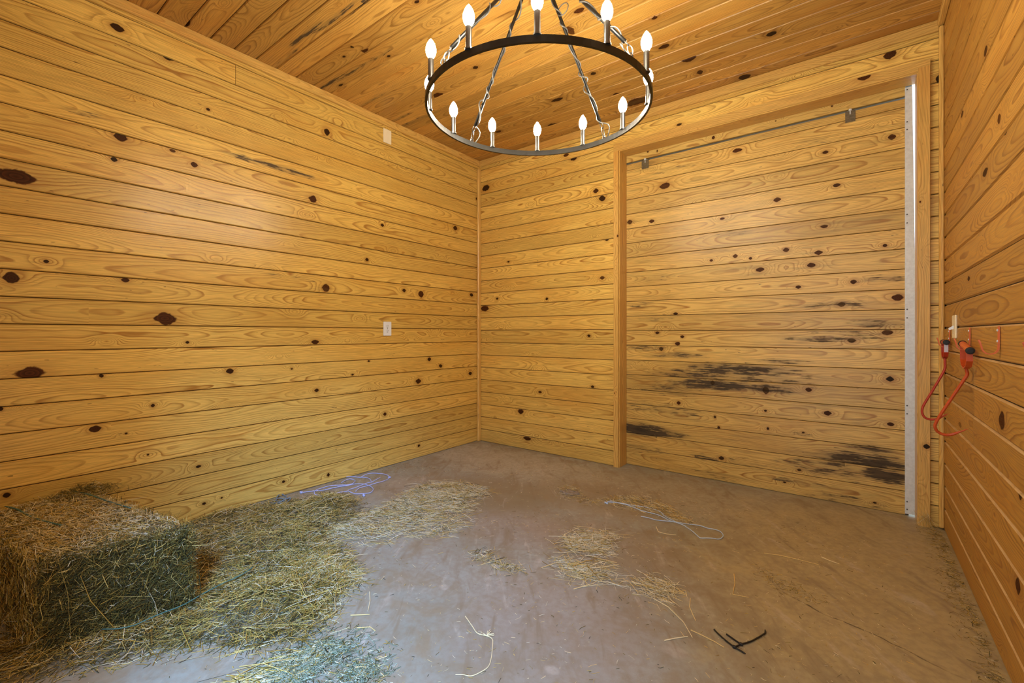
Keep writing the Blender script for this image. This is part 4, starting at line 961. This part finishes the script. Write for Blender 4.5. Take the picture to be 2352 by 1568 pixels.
def bale_face(n, face, L, W, mixw, heading, spread, name, depth=0.016, bend=0.10):
    s = rg.uniform(-0.5, 0.5, n); t = rg.uniform(-0.5, 0.5, n); dd = rg.uniform(-depth * 0.7, depth, n)
    a = heading + rg.normal(0, spread, n); out = rg.normal(0.05, 0.20, n)
    z0 = np.zeros(n)
    if face == 'top':
        edge = np.maximum(0, np.abs(t) * BW - BW / 2 + 0.05) + np.maximum(0, np.abs(s) * BL - BL / 2 + 0.05)
        p = b2w(s * BL, t * BW, np.full(n, BH) + dd - 0.006 - edge * 0.35); d = b2w(np.cos(a), np.sin(a), out)
    elif face in ('back', 'front'):
        sg = 1 if face == 'back' else -1
        p = b2w(s * BL, sg * (np.full(n, BW / 2) + dd - 0.006), (t + 0.5) * BH); d = b2w(np.cos(a), sg * out, np.sin(a))
    else:
        sg = 1 if face == 'end' else -1
        p = b2w(sg * (np.full(n, BL / 2) + dd - 0.006), s * BW, (t + 0.5) * BH); d = b2w(sg * out, np.cos(a), np.sin(a))
    ln = rg.lognormal(math.log(L), 0.5, n).clip(L * 0.25, L * 3.0)
    p[:, 2] = np.maximum(p[:, 2], 0.004 + np.abs(d[:, 2]) * ln * 0.5)
    p[:, 0] = np.maximum(p[:, 0], -bx.x + 0.012 + np.abs(d[:, 0]) * ln * 0.5)
    o = strands(name, p, d, ln, W * rg.uniform(0.5, 1.5, n), np.abs(rg.normal(0, bend, n)), pick(n, *mixw), bale)
    o['kind'] = 'stuff'
    return o
bale_face(10500, 'top', 0.036, 0.0022, (0.06, 0.46, 0.48), 0.0, 0.55, 'top_straw', 0.014)
bale_face(8000, 'end', 0.030, 0.0021, (0.86, 0.11, 0.03), 0.3, 1.0, 'end_straw', 0.020)
bale_face(4000, 'front', 0.036, 0.0020, (0.25, 0.67, 0.08), 1.3, 0.6, 'side_straw', 0.014)
bale_face(3000, 'back', 0.034, 0.0020, (0.6, 0.34, 0.06), 0.2, 0.9, 'side_straw', 0.016)
o = bale_face(120, 'end', 0.11, 0.0024, (0.45, 0.45, 0.10), 1.2, 0.8, 'loose_stems', 0.030, 0.16)
o = bale_face(90, 'top', 0.09, 0.0024, (0.2, 0.5, 0.3), 0.3, 0.9, 'loose_stems', 0.022, 0.16)
# hay heaped where bale top meets the wall
n = 900
X = rg.normal(0, 1, (n, 2)) * np.array([0.055, 0.075]); hgt = 0.06 * np.exp(-(X[:, 0] / 0.08) ** 2 - (X[:, 1] / 0.11) ** 2) * rg.random(n)
p = np.column_stack([X[:, 0] + 0.10 - bx.x + 0.02, X[:, 1] - 3.10 - bx.y, hgt + BH - 0.005]); p[:, 0] = np.maximum(p[:, 0], -bx.x + 0.03)
a = rg.uniform(0, 6.28, n)
o = strands('heaped_hay', p, np.column_stack([np.cos(a), np.sin(a), rg.normal(0, 0.4, n)]), rg.uniform(0.012, 0.045, n), np.full(n, 0.002), np.abs(rg.normal(0, .1, n)), pick(n, 0.7, 0.25, 0.05), bale)
o['kind'] = 'stuff'
tw = DATA['twtop']
for seg in (tw[:4], tw[4:]):
    pts = [(q[0] - bx.x, q[1] - bx.y, BH + 0.008 + 0.004 * math.sin(i * 2.1)) for i, q in enumerate(seg)]
    tt = MB().tube(catmull(pts, 6), 0.0030, 6).build('twine', M['twine_green'], bale, True)
    tt['label'] = 'green blue twine across the bale top'
